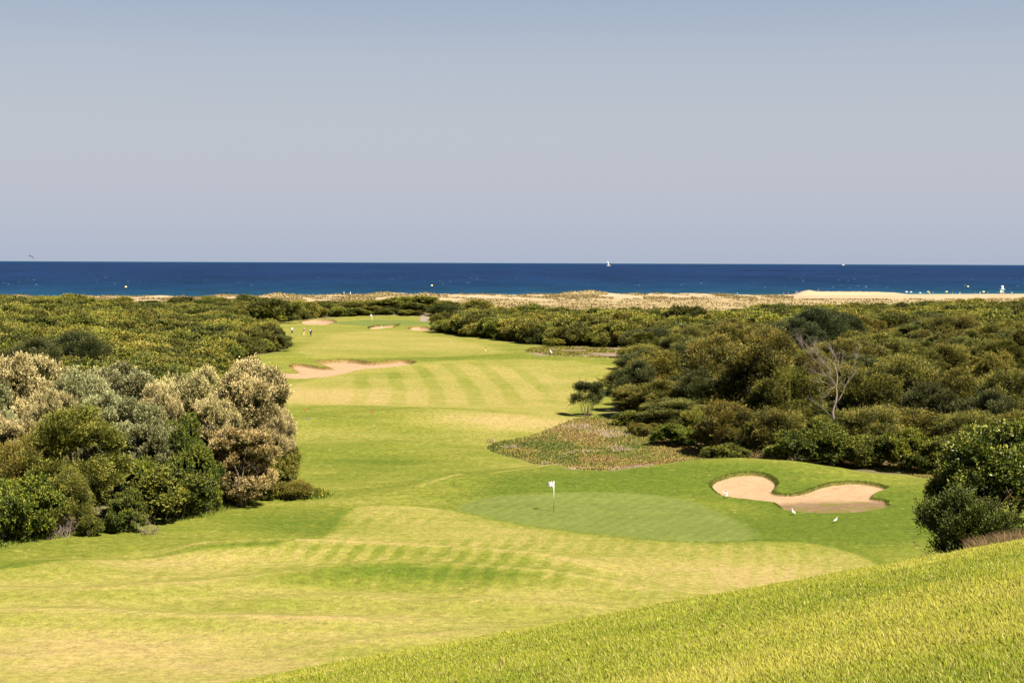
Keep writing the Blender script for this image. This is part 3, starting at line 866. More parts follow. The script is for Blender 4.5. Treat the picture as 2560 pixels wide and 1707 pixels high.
def proto(kind, var, **k):
    me, c, rad = crown_mesh(f'{kind}_foliage', LM[k.pop('leaf')], seed=100 + var * 7 + sum(map(ord, kind)), **k)
    PROTO.setdefault(kind, []).append((me, c, rad, k['W'], k['D'], k['H'], {}))


for i in range(3):
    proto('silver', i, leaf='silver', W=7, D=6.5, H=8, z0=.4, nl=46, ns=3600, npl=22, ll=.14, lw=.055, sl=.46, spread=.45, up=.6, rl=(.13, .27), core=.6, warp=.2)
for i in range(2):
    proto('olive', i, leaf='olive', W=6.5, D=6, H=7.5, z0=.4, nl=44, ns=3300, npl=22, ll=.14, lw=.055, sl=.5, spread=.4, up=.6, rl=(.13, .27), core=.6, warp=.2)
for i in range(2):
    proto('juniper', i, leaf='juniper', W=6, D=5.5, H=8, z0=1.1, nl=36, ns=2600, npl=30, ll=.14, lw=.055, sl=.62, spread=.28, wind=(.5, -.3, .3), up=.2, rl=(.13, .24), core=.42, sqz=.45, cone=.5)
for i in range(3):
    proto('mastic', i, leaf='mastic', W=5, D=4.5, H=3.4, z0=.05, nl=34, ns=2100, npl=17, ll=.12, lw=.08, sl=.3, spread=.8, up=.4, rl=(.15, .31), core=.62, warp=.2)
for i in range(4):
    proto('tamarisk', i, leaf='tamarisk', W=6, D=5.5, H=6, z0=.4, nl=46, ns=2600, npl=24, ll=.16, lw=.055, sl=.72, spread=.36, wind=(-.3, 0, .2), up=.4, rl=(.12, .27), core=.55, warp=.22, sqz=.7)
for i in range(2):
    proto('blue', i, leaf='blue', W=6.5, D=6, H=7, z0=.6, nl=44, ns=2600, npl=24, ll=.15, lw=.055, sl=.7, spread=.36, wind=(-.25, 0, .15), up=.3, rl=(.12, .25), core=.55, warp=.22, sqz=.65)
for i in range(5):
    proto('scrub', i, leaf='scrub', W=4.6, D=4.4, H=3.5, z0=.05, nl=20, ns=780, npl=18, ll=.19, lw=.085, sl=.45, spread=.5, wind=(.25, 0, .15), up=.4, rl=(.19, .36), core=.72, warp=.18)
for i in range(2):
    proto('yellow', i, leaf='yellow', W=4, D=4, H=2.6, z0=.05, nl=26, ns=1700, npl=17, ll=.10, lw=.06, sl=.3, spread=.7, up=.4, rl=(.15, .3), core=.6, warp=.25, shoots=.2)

proto('lone', 0, leaf='blue', W=3.9, D=3.4, H=4.2, z0=1.3, nl=17, ns=800, npl=22, ll=.15, lw=.055, sl=.5, spread=.4, wind=(-.2, 0, .2), up=.4, rl=(.16, .3), core=.3, warp=.2)
USED = {}


def plant(kind, name, label, cat, x, y, w_, h_, rot=0, group=None, var=None, sink=.12, tint=None, trunk=True, depth=None):
    """one plant standing on the ground at x, y, w_ wide and h_ tall, crown and stems as its parts"""
    L_ = PROTO[kind]
    var = (USED.get(kind, 0) if var is None else var) % len(L_); USED[kind] = USED.get(kind, 0) + 1
    me, c, rad, W, D, H, cache = L_[var]
    t = thing(name, label, cat, (x, y, gz(x, y) - sink), rot, group)
    sx = w_ / W; sz = (h_ + sink) / H
    t.scale = (sx, (depth or w_) / D if depth else sx * W / D * .95, sz)
    cr = link('crown' if 'tree' in name else 'foliage', me, t)
    if tint: cr.color = (*tint, 1)
    if trunk:
        if 't' not in cache:
            cache['t'] = trunk_mesh(f'{kind}_stems', bark, c, rad, 5 + var, 3, .15 if H > 5 else .06, .4)
        link('trunk' if 'tree' in name else 'stem', cache['t'], t)
    return t


def plant_px(kind, name, label, cat, cx, top, d, wpx, **k):
    """same, from its middle column, its top row and its width in the photo at a known distance"""
    dr = ray(cx, top); x = dr[0] * d; zt = ZC + dr[2] * d
    h_ = zt - gz(x, d)
    return plant(kind, name, label, cat, x, d, wpx * d / F, max(h_, .4), **k)


# ---- the grove on the left of the valley
GL = 'trees and shrubs of the silvery grove on the left'
LG = [
    # kind, name, cx, top, dist, width, label
    ('silver', 'silver_tree', 622, 908, 118, 225, 'tallest silvery beige tree, at the right end of the left grove'),
    ('silver', 'silver_tree', 682, 1015, 116, 100, 'small silvery beige tree with a bough leaning out over the fairway'),
    ('silver', 'silver_tree', 600, 1060, 110, 190, 'low brownish silver tree drooping in front of the tallest silver tree'),
    ('silver', 'silver_tree', 478, 925, 121, 190, 'broad silvery beige tree just left of the tallest silver tree'),
    ('olive', 'silver_tree', 325, 996, 112, 190, 'pale sage green tree in the middle of the left grove'),
    ('olive', 'silver_tree', 205, 930, 118, 175, 'sage green tree rising behind the feathery juniper'),
    ('silver', 'silver_tree', 55, 884, 120, 200, 'pale silvery tree at the left edge of the photo'),
    ('silver', 'silver_tree', 45, 1035, 107, 150, 'smaller silvery tree under the one at the left photo edge'),
    ('olive', 'silver_tree', 300, 905, 134, 190, 'sage green tree peeping over the back of the left grove'),
    ('silver', 'silver_tree', 400, 965, 116, 130, 'narrow silvery beige tree between the sage tree and the broad silver tree'),
    ('silver', 'silver_tree', 130, 975, 115, 130, 'silvery tree between the left photo edge and the sage tree'),
    ('juniper', 'juniper_tree', 190, 1015, 102, 235, 'tall feathery green juniper with wind combed sprays in the left grove'),
    ('mastic', 'mastic_shrub', 435, 1060, 109, 150, 'tall dark green leafy shrub between two silver trees'),
    ('mastic', 'mastic_shrub', 490, 1110, 107, 110, 'dark green shrub under the broad silver tree, right of the tall dark shrub'),
    ('mastic', 'mastic_shrub', 425, 1170, 104, 190, 'rounded dark green shrub on the grass edge below the sage tree'),
    ('mastic', 'mastic_shrub', 305, 1235, 99.5, 110, 'low dark bush with bare twigs at the foot of the juniper'),
    ('mastic', 'mastic_shrub', 60, 1195, 96, 170, 'bright green leafy shrub in the lower left corner of the left grove'),
    ('tamarisk', 'feathery_shrub', 45, 1110, 101, 150, 'olive feathery shrub above the bright green corner shrub'),
    ('tamarisk', 'feathery_shrub', 170, 1180, 98.5, 110, 'greyish feathery shrub left of the dark hollow under the juniper'),
    ('mastic', 'mastic_shrub', 225, 1290, 97.5, 60, 'tiny green bush standing in the dark hollow under the juniper'),
    ('mastic', 'mastic_shrub', 560, 1165, 111, 110, 'dark green bush in shade under the drooping silver tree'),
    ('yellow', 'yellow_shrub', 690, 1126, 115.5, 100, 'yellow green bush at the right foot of the left grove'),
    ('yellow', 'yellow_shrub', 738, 1205, 113.5, 85, 'low yellow flowering bush spreading onto the fairway from the left grove'),
    ('olive', 'silver_tree', 255, 985, 114, 150, 'sage green tree behind the peak of the juniper'),
    ('silver', 'silver_tree', 545, 985, 114, 140, 'silvery tree filling the gap between the broad and the tallest silver tree'),
    ('olive', 'silver_tree', 385, 1045, 108, 130, 'pale sage tree hanging over the tall dark shrub'),
    ('silver', 'silver_tree', 660, 960, 124, 120, 'silvery tree right behind the tallest silver tree'),
    ('mastic', 'mastic_shrub', 350, 1150, 105.5, 140, 'dark shrub between the juniper and the rounded grass edge shrub'),
    ('tamarisk', 'feathery_shrub', 110, 1080, 104, 130, 'olive feathery shrub left of the juniper'),
    ('mastic', 'mastic_shrub', 640, 1140, 113, 110, 'dark green bush behind the drooping brownish tree'),
    ('mastic', 'mastic_shrub', 515, 1190, 107, 100, 'small dark green bush at the grass edge left of the drooping tree'),
    ('olive', 'silver_tree', -60, 930, 112, 180, 'silvery tree cut off by the left photo edge'),
    ('mastic', 'mastic_shrub', -60, 1180, 94, 190, 'dark green shrub cut off by the left photo edge'),
]
for k, nm, cx, top, d, wp, lab in LG:
    tint = None
    if 'brownish' in lab: tint = (1.0, .90, .86)
    if 'wind combed' in lab: tint = (1.35, 1.32, 1.25)
    if 'bright green leafy' in lab: tint = (1.25, 1.2, 1.0)
    wp *= 1.12
    plant_px(k, nm, lab, nm.replace('_', ' ').replace('silver tree', 'tree').replace('juniper tree', 'tree').split(' ')[-1], cx, top, d, wp, rot=0 if k == 'juniper' else random.uniform(0, 6.28), group=GL, tint=tint)

k_ = 0
for yy in np.arange(101, 132, 4.2):
    for xx in np.arange(-.36 * yy, XL(yy) - 2.6, 3.6):
        x = xx + rng.uniform(-1.2, 1.2); y = yy + rng.uniform(-1.2, 1.2)
        if y < 106 and x > XL(y) - 5: continue
        deep = XL(y) - x
        k = rng.choice(['silver', 'olive', 'mastic', 'tamarisk']) if y > 110 else rng.choice(['mastic', 'tamarisk', 'olive'])
        h_ = rng.uniform(3.2, 5.6) * (1 if k in ('silver', 'olive') else .72) * (1 if deep > 5 else .75)
        plant(k, {'silver': 'silver_tree', 'olive': 'silver_tree', 'mastic': 'mastic_shrub', 'tamarisk': 'feathery_shrub'}[k],
              {'silver': 'silvery beige crown squeezed between the bigger trees of the left grove', 'olive': 'sage green crown squeezed between the bigger trees of the left grove', 'mastic': 'dark green leafy shrub squeezed between the trees of the left grove', 'tamarisk': 'olive feathery shrub squeezed between the trees of the left grove'}[k],
              'tree' if k in ('silver', 'olive') else 'shrub', x, y, rng.uniform(2.6, 4.6), h_, rng.uniform(0, 6.28), {'silver': 'silvery fill of the left grove', 'olive': 'sage fill of the left grove', 'mastic': 'dark leafy fill of the left grove', 'tamarisk': 'feathery fill of the left grove'}[k], trunk=False)
        k_ += 1
print('left fill', k_)


def bare_limbs(t, n, seed, mat, lo=.25, hi=.7):
    r = np.random.default_rng(seed)
    for i in range(n):
        mb = MB(); a = r.uniform(-2.4, -.4); d = np.array([math.cos(a) * .8, math.sin(a) * .8, r.uniform(.1, .8)]); d /= np.linalg.norm(d)
        branch(mb, np.array([math.cos(a) * 1.6, math.sin(a) * 1.6, 8 * r.uniform(lo, hi)]), d, r.uniform(1.0, 1.9), .035, 2, r, .35, (2, 3), .1, .62, .008)
        o = mb.build('bare_limb', mat, t); o.rotation_euler.z = -t.rotation_euler.z


for o in list(COL.objects):
    if o.name.startswith('silver_tree') and o.parent is None and 'squeezed' not in o['label']:
        bare_limbs(o, 5, hash(o.name) % 99 if False else sum(map(ord, o.name)), deadwood if sum(map(ord, o.name)) % 2 else bark)

# ---- the darker grove on the right
GR_ = 'trees and shrubs of the dark grove on the right'
RG = [
    ('lone', 'small_tree', 1466, 957, 171, 76, 'small lone tree with a crooked trunk beside the dry grass patch'),
    ('blue', 'feathery_tree', 1592, 905, 176, 100, 'bluish feathery tree at the left end of the right grove'),
    ('tamarisk', 'feathery_tree', 1650, 880, 181, 120, 'olive brown feathery tree just behind the bluish end tree'),
    ('blue', 'feathery_tree', 1715, 862, 184, 110, 'bluish green tree on the left shoulder of the right grove'),
    ('tamarisk', 'feathery_tree', 1790, 850, 172, 150, 'tall olive tree over the darkest hollow of the right grove'),
    ('tamarisk', 'feathery_tree', 1890, 880, 158, 190, 'broad brownish olive tree in the middle of the right grove'),
    ('tamarisk', 'feathery_tree', 1985, 925, 152, 120, 'brownish olive tree just left of the bare dead tree'),
    ('tamarisk', 'feathery_tree', 1815, 1005, 143, 125, 'low olive brown tree in front of the dark hollow'),
    ('tamarisk', 'feathery_tree', 1670, 960, 168, 110, 'dark tree filling the hollow of the right grove'),
    ('blue', 'feathery_tree', 1755, 930, 163, 110, 'shaded bluish tree deep in the hollow of the right grove'),
    ('mastic', 'mastic_shrub', 1590, 1028, 163, 105, 'dark green bush at the foot of the bluish end tree'),
    ('mastic', 'mastic_shrub', 1694, 1062, 150, 112, 'bright green round bush in front of the dark hollow'),
    ('mastic', 'mastic_shrub', 1810, 1112, 137.5, 115, 'low green bush on the crest left of the tan brushwood'),
    ('mastic', 'mastic_shrub', 1985, 1080, 136, 130, 'dark green bush on the crest right of the tan brushwood'),
    ('mastic', 'mastic_shrub', 2080, 1062, 136, 150, 'broad dark green bush below the bare dead tree'),
    ('mastic', 'mastic_shrub', 2175, 1090, 134, 130, 'dark green bush behind the crest above the right bunker'),
    ('tamarisk', 'feathery_shrub', 2190, 1025, 140, 160, 'olive feathery shrub right of the bleached stump'),
    ('mastic', 'mastic_shrub', 2265, 1075, 132, 110, 'bright green bush behind the yellow strip of ground cover'),
    ('mastic', 'mastic_shrub', 2345, 1095, 129.5, 120, 'olive green bush at the right end of the yellow strip'),
    ('juniper', 'juniper_shrub', 2050, 1035, 141, 80, 'light green wispy shrub at the foot of the bare dead tree'),
    ('tamarisk', 'feathery_tree', 2175, 930, 152, 140, 'olive tree just right of the bare dead tree'),
    ('tamarisk', 'feathery_tree', 2260, 895, 160, 150, 'tall olive tree in the middle right of the right grove'),
    ('blue', 'feathery_tree', 2330, 960, 150, 140, 'bluish dark tree above the olive feathery shrub'),
    ('tamarisk', 'feathery_tree', 2400, 930, 156, 150, 'olive green tree left of the right photo edge'),
    ('blue', 'feathery_tree', 2470, 980, 146, 150, 'dark bluish tree above the leafy bush at the right photo edge'),
    ('tamarisk', 'feathery_tree', 2430, 1040, 138, 140, 'greyish feathery tree behind the leafy bush at the right photo edge'),
    ('tamarisk', 'feathery_tree', 2530, 930, 150, 140, 'olive tree touching the right photo edge'),
    ('blue', 'feathery_tree', 2045, 768, 222, 135, 'dark blue green tree standing tallest on the skyline of the right grove'),
    ('blue', 'feathery_tree', 1985, 800, 212, 120, 'dark blue green tree left of the tallest skyline tree'),
    ('blue', 'feathery_tree', 2105, 780, 228, 100, 'small dark tree right of the tallest skyline tree'),
    ('tamarisk', 'feathery_tree', 2120, 850, 190, 150, 'olive brown tree behind the bare dead tree'),
    ('tamarisk', 'feathery_tree', 2200, 840, 205, 150, 'olive tree behind the middle right trees'),
    ('juniper', 'juniper_tree', 2340, 838, 200, 90, 'dark green juniper beside the sandy clearing on the right'),
    ('juniper', 'juniper_tree', 2410, 838, 202, 100, 'dark green juniper right of its twin near the sandy clearing'),
    ('juniper', 'juniper_tree', 2510, 850, 190, 110, 'dark juniper near the right photo edge'),
    ('tamarisk', 'feathery_tree', 1925, 830, 196, 130, 'brownish tree behind the broad olive tree'),
    ('tamarisk', 'feathery_tree', 1850, 815, 215, 110, 'dark thin tree with pale twigs behind the tall olive tree'),
    ('tamarisk', 'feathery_tree', 2555, 1030, 136, 130, 'feathery tree cut off by the right photo edge'),
    ('yellow', 'yellow_shrub', 1625, 1062, 156, 60, 'yellow flowering low bush beside the dry grass'),
    ('yellow', 'yellow_shrub', 1590, 1058, 158, 50, 'small yellow bush among the dry grass stalks'),
    ('yellow', 'yellow_shrub', 2480, 890, 180, 110, 'pale yellow green bush in the clearing on the right'),
    ('yellow', 'yellow_shrub', 2290, 905, 176, 100, 'pale yellow bush at the left of the clearing'),
    ('tamarisk', 'feathery_shrub', 1735, 1025, 150, 60, 'small olive shrub right of the bright green round bush'),
    ('mastic', 'mastic_shrub', 1880, 1060, 142, 100, 'shaded green bush behind the tan brushwood'),
    ('tamarisk', 'feathery_tree', 1920, 960, 150, 120, 'leaning brownish tree between the broad olive tree and the dead tree'),
]
for k, nm, cx, top, d, wp, lab in RG:
    cat = 'tree' if 'tree' in nm else 'shrub'
    wp *= 1.15
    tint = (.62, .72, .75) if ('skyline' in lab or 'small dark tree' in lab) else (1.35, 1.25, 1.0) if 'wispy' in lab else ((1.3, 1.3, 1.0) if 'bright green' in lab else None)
    plant_px(k, nm, lab, cat, cx, top, d, wp, rot=random.uniform(0, 6.28), group=GR_, tint=tint)

# more of the right grove between and behind those, each its own tree
fill = 0
for yy in np.arange(142, 262, 6.0):
    for xx in np.arange(XR(yy) + (7 if yy < 190 else 4), .36 * yy + 4, 5.6):
        x = xx + rng.uniform(-2, 2); y = yy + rng.uniform(-2, 2)
        if .285 < x / y < .325 and 172 < y < 196: continue
        if .19 < x / y < .215 and y < 150: continue
        k = rng.choice(['tamarisk', 'tamarisk', 'tamarisk', 'blue', 'juniper'])
        d_in = x - XR(y)
        h_ = rng.uniform(2.8, 5.2) if y > 165 else rng.uniform(3.0, 4.6)
        w_ = rng.uniform(5.0, 8.0)
        plant(k, 'feathery_tree', {'tamarisk': 'olive brown feathery tree crowded among others deep in the right grove', 'blue': 'bluish green tree crowded among others deep in the right grove', 'juniper': 'dark green combed juniper crowded among others deep in the right grove'}[k],
              'tree', x, y, w_, h_, rng.uniform(0, 6.28), {'tamarisk': 'olive trees crowded in the right grove', 'blue': 'bluish trees crowded in the right grove', 'juniper': 'junipers crowded in the right grove'}[k], trunk=y < 175)
        fill += 1
print('fill trees', fill)
#PART4
# ------------------------------------------------------------------ the sea of scrub
def scrub_points():
    P = []
    y = 128.0
    while y < 575:
        s = 2.2 + y / 260
        y += s * .8
        if y > 560: break
        xs = np.arange(-.385 * y, .385 * y, s)
        xs = xs + rng.uniform(-.45, .45, len(xs)) * s
        for x in xs:
            yy = y + rng.uniform(-.4, .4) * s
            l = XL(yy) - x; r_ = x - XR(yy)
            if yy < 516 and l < 2.4 and r_ < 2.0: continue
            if l > 0 and yy < 133: continue
            if r_ > 0 and x > 0 and yy < 258 and yy < 516: continue
            if abs(x - raycast_path(yy)) < 2.2 and yy < 540: continue
            # sandy trail near the right edge, clearing on the right
            if .316 < x / yy < .326 and 405 < yy < 470: continue
            edge = min(abs(l), abs(r_)) if yy < 516 else 9
            sz = rng.uniform(.65, 1.45) * (1 if edge > 3 else .72)
            if rng.random() < .08: sz *= 1.35
            hh = 3.3 * sz * rng.uniform(.8, 1.15)
            hh *= 1 - .32 * float(sstep(360, 450, yy))
            if yy > 400 and -.02 < x / yy < .15: hh *= .66
            if yy > 535: hh *= .85
            hh = min(hh, 4.4 + .6 * rng.random()) * (.82 if yy > 325 and 0 < x / yy < .16 else 1)
            wd = 4.9 * sz * (1 + yy / 2500)
            if 285 < yy < 353 and x < -30 and x / yy * F + 1280 + wd * .55 * F / yy > 718: continue
            if 250 < yy < 305 and x < -30 and x / yy * F + 1280 > 660: hh = min(hh, 2.3)
            P.append((x, yy, 4.9 * sz * (1 + yy / 2500), hh))
    return P


_px, _py = PATH.mean(0)
def raycast_path(y): return _px / _py * y if y > 495 else 1e6


pts = scrub_points()
pts.sort(key=lambda p: p[1])
print('scrub', len(pts))
# hand placed bushes that stand out from the mass
SB = [
    ('scrub', 'scrub_bush', 1125, 805, 372, 90, 'dark bush island jutting onto the fairway near the far bunkers', None),
    ('scrub', 'scrub_bush', 1185, 800, 380, 90, 'brownish bush behind the dark bush island', (1.0, .85, .75)),
    ('blue', 'dark_bush', 478, 835, 250, 105, 'dark round juniper standing out of the green scrub on the left', None),
    ('blue', 'dark_bush', 190, 830, 190, 190, 'dark blue green tree top behind the silvery left grove', None),
    ('blue', 'dark_bush', 80, 850, 180, 170, 'dark green tree top at the left photo edge above the silver trees', None),
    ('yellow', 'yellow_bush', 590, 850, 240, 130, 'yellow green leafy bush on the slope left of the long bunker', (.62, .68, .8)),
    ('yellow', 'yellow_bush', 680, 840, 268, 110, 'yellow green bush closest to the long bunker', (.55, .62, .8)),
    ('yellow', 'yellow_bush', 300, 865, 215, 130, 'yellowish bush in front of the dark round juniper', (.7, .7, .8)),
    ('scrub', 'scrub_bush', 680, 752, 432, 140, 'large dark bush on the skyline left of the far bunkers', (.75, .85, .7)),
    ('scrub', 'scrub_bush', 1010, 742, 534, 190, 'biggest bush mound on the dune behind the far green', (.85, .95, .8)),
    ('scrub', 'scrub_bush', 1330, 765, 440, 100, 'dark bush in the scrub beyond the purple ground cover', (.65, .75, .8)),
    ('scrub', 'scrub_bush', 1250, 815, 345, 80, 'small dark bush at the edge of the fairway near the ground cover', None),
    ('scrub', 'scrub_bush', 1385, 848, 293, 60, 'bright bush touching the purple ground cover', (1.2, 1.25, .9)),
]
for k, nm, cx, top, d, wp, lab, tint in SB:
    plant_px(k, nm, lab, 'bush', cx, top, d, wp, rot=random.uniform(0, 6), tint=tint, trunk=False, group='bushes that stand out of the scrub')

kinds = PROTO['scrub']
NIND = 285
cnt = {}
first = {}
for i, (x, y, w_, h_) in enumerate(pts[:NIND]):
    v = int(rng.integers(0, len(kinds)))
    me, c, rad, W, D, H, _ = kinds[v]
    o = link('scrub_bush', me, loc=(x, y, gz(x, y) - .15)); o.rotation_euler.z = rng.uniform(0, 6.28)
    o.scale = (w_ / W, w_ / W, h_ / H)
    side = 'left' if x < XL(y) + 3 and x < -10 else 'right'
    tag(o, f'olive green rounded bush crowded into the scrub thicket on the {side} of the fairway', 'bush', f'scrub bushes crowded on the {side}')
    first.setdefault(v, o)
for v in range(len(kinds)):
    if v not in first:
        first[v] = [o for o in COL.objects if o.data == kinds[v][0]][0]


def stuff_instances(name, label, cat, P, src, group_scale=None):
    """one object whose points carry copies of the given source meshes"""
    n = len(P)
    me = bpy.data.meshes.new(name); me.vertices.add(n)
    me.vertices.foreach_set('co', np.array([p[0] for p in P], np.float32).ravel())
    for an, ty, key, vals in (('rot', 'FLOAT_VECTOR', 'vector', [p[1] for p in P]), ('scl', 'FLOAT_VECTOR', 'vector', [p[2] for p in P]), ('pick', 'INT', 'value', [p[3] for p in P])):
        a = me.attributes.new(an, ty, 'POINT'); a.data.foreach_set(key, np.array(vals, np.float32 if ty != 'INT' else np.int32).ravel())
    o = link(name, me); tag(o, label, cat, kind='stuff')
    ng = bpy.data.node_groups.new(name + '_scatter', 'GeometryNodeTree')
    ng.interface.new_socket('Geometry', in_out='INPUT', socket_type='NodeSocketGeometry')
    ng.interface.new_socket('Geometry', in_out='OUTPUT', socket_type='NodeSocketGeometry')
    N = ng.nodes.new; L = ng.links.new
    gi = N('NodeGroupInput'); go = N('NodeGroupOutput'); ip = N('GeometryNodeInstanceOnPoints'); j = N('GeometryNodeGeometryToInstance')
    for s in reversed(src):
        oi = N('GeometryNodeObjectInfo'); oi.inputs['Object'].default_value = s; oi.inputs['As Instance'].default_value = False
        L(oi.outputs['Geometry'], j.inputs[0])
    def na(nm, ty):
        a = N('GeometryNodeInputNamedAttribute'); a.data_type = ty; a.inputs['Name'].default_value = nm; return a.outputs[0]
    L(gi.outputs[0], ip.inputs['Points']); L(j.outputs[0], ip.inputs['Instance']); ip.inputs['Pick Instance'].default_value = True
    L(na('pick', 'INT'), ip.inputs['Instance Index'])
    er = N('FunctionNodeEulerToRotation'); L(na('rot', 'FLOAT_VECTOR'), er.inputs[0]); L(er.outputs[0], ip.inputs['Rotation'])
    L(na('scl', 'FLOAT_VECTOR'), ip.inputs['Scale'])
    L(ip.outputs[0], go.inputs[0])
    md = o.modifiers.new('scatter', 'NODES'); md.node_group = ng
    return o


rest = pts[NIND:]
XY = np.array([(p[0], p[1]) for p in rest])
ZZ = h_final(XY[:, 0].copy(), XY[:, 1].copy())
src = [first[v] for v in range(len(kinds))]
for nm, lab, sel in (('scrub_thicket', 'olive green scrub reaching from the fairway to the dunes', lambda x, y: True),):
    PP = []
    for (x, y, w_, h_), z in zip(rest, ZZ):
        v = int(rng.integers(0, len(kinds)))
        W, H = kinds[v][3], kinds[v][5]
        PP.append(((x, y, z - .15), (0, 0, rng.uniform(0, 6.28)), (w_ / W, w_ / W, h_ / H), v))
    stuff_instances(nm, lab, 'scrub', PP, src)
#PART5
# ------------------------------------------------------------------ grasses and ground cover
def blade_mat(name, transl=.3):
    m = bpy.data.materials.new(name); m.use_nodes = True
    nt = m.node_tree; nt.nodes.clear(); N = nt.nodes.new; L = nt.links.new
    out = N('ShaderNodeOutputMaterial'); a = N('ShaderNodeAttribute'); a.attribute_name = 'albedo'
    d = N('ShaderNodeBsdfDiffuse'); t = N('ShaderNodeBsdfTranslucent'); mx = N('ShaderNodeMixShader'); mx.inputs[0].default_value = transl
    L(a.outputs['Color'], d.inputs[0]); L(a.outputs['Color'], t.inputs[0]); L(d.outputs[0], mx.inputs[1]); L(t.outputs[0], mx.inputs[2])
    L(mx.outputs[0], out.inputs[0]); return m


BLADE = blade_mat('grass_blades')


def blades(name, label, cat, P, h, w, col, lean=(-.25, .05), jit=.35, upv=1.0, mat=None):
    """many bent grass blades in one mesh; P base points, h heights, w widths, col base colours"""
    n = len(P); r = rng
    d = np.stack([lean[0] + jit * r.normal(size=n), lean[1] + jit * r.normal(size=n), np.full(n, upv)], 1)
    d /= np.linalg.norm(d, axis=1)[:, None]
    bend = np.stack([lean[0] + jit * r.normal(size=n), lean[1] + jit * r.normal(size=n), np.zeros(n)], 1) * .7
    ang = r.uniform(-.9, .9, n); s = np.stack([np.cos(ang), np.sin(ang), np.zeros(n)], 1) * (w * .5)[:, None]
    mid = P + d * (h * .55)[:, None]; tip = P + d * h[:, None] + bend * (h * .55)[:, None] - np.array([0, 0, 1]) * (.12 * h * np.linalg.norm(bend, axis=1))[:, None]
    V = np.stack([P - s, P + s, mid + s * .8, mid - s * .8, tip], 1).reshape(-1, 3)
    b = np.arange(n)[:, None] * 5
    q = b + np.array([[0, 1, 2, 3]]); t = b + np.array([[3, 2, 4]])
    C = np.repeat(col, 5, 0)
    o = link(name, mesh_np(name, V, [q, t], mat or BLADE, False, None, np.clip(C, 0, 1)))
    return tag(o, label, cat, kind='stuff')


# long grass on the near hillside
def hill_grass():
    n = 760000
    Y = np.exp(rng.uniform(math.log(9.0), math.log(44), n)); U = rng.uniform(-.46, .47, n)
    X = U * Y
    m = (h_hill(X, Y) > h_valley0(X, Y) + .9)
    X = X[m]; Y = Y[m]; n = len(X)
    Z = h_final(X, Y)
    C = albedo(X, Y, Z, np.zeros(n))
    clump = fbm(X / .35, Y / .35, 131, 2)
    h = (.022 + .045 * clump + .02 * rng.random(n)) * (1 + 1.0 * (rng.random(n) < .02)) * sstep(-.2, 1, fbm(X / 2.5, Y / 2.5, 133, 2) + .25)
    w = .0036 + .00028 * Y
    k = rng.uniform(.72, 1.36, n)
    C = C * k[:, None] * np.array([2.0, 1.86, 1.7])
    straw = rng.random(n) < .16
    C[straw] = np.array([.40, .34, .12]) * k[straw][:, None]
    fresh = rng.random(n) < .2
    C[fresh] = C[fresh] * np.array([.9, 1.1, .8])
    blades('hill_grass', 'long yellow green grass on the near hillside', 'grass', np.stack([X, Y, Z - .005], 1), h, w, C, lean=(-.18, .05), jit=.34)


hill_grass()


def poly_points(poly, n, extra=None):
    lo = poly.min(0); hi = poly.max(0); out = []
    while sum(map(len, out)) < n:
        p = rng.uniform(lo, hi, (n, 2)); s = sdf(p[:, 0], p[:, 1], poly); p = p[s > 0]
        if extra is not None: p = p[extra(p[:, 0], p[:, 1])]
        out.append(p)
    return np.concatenate(out)[:n]


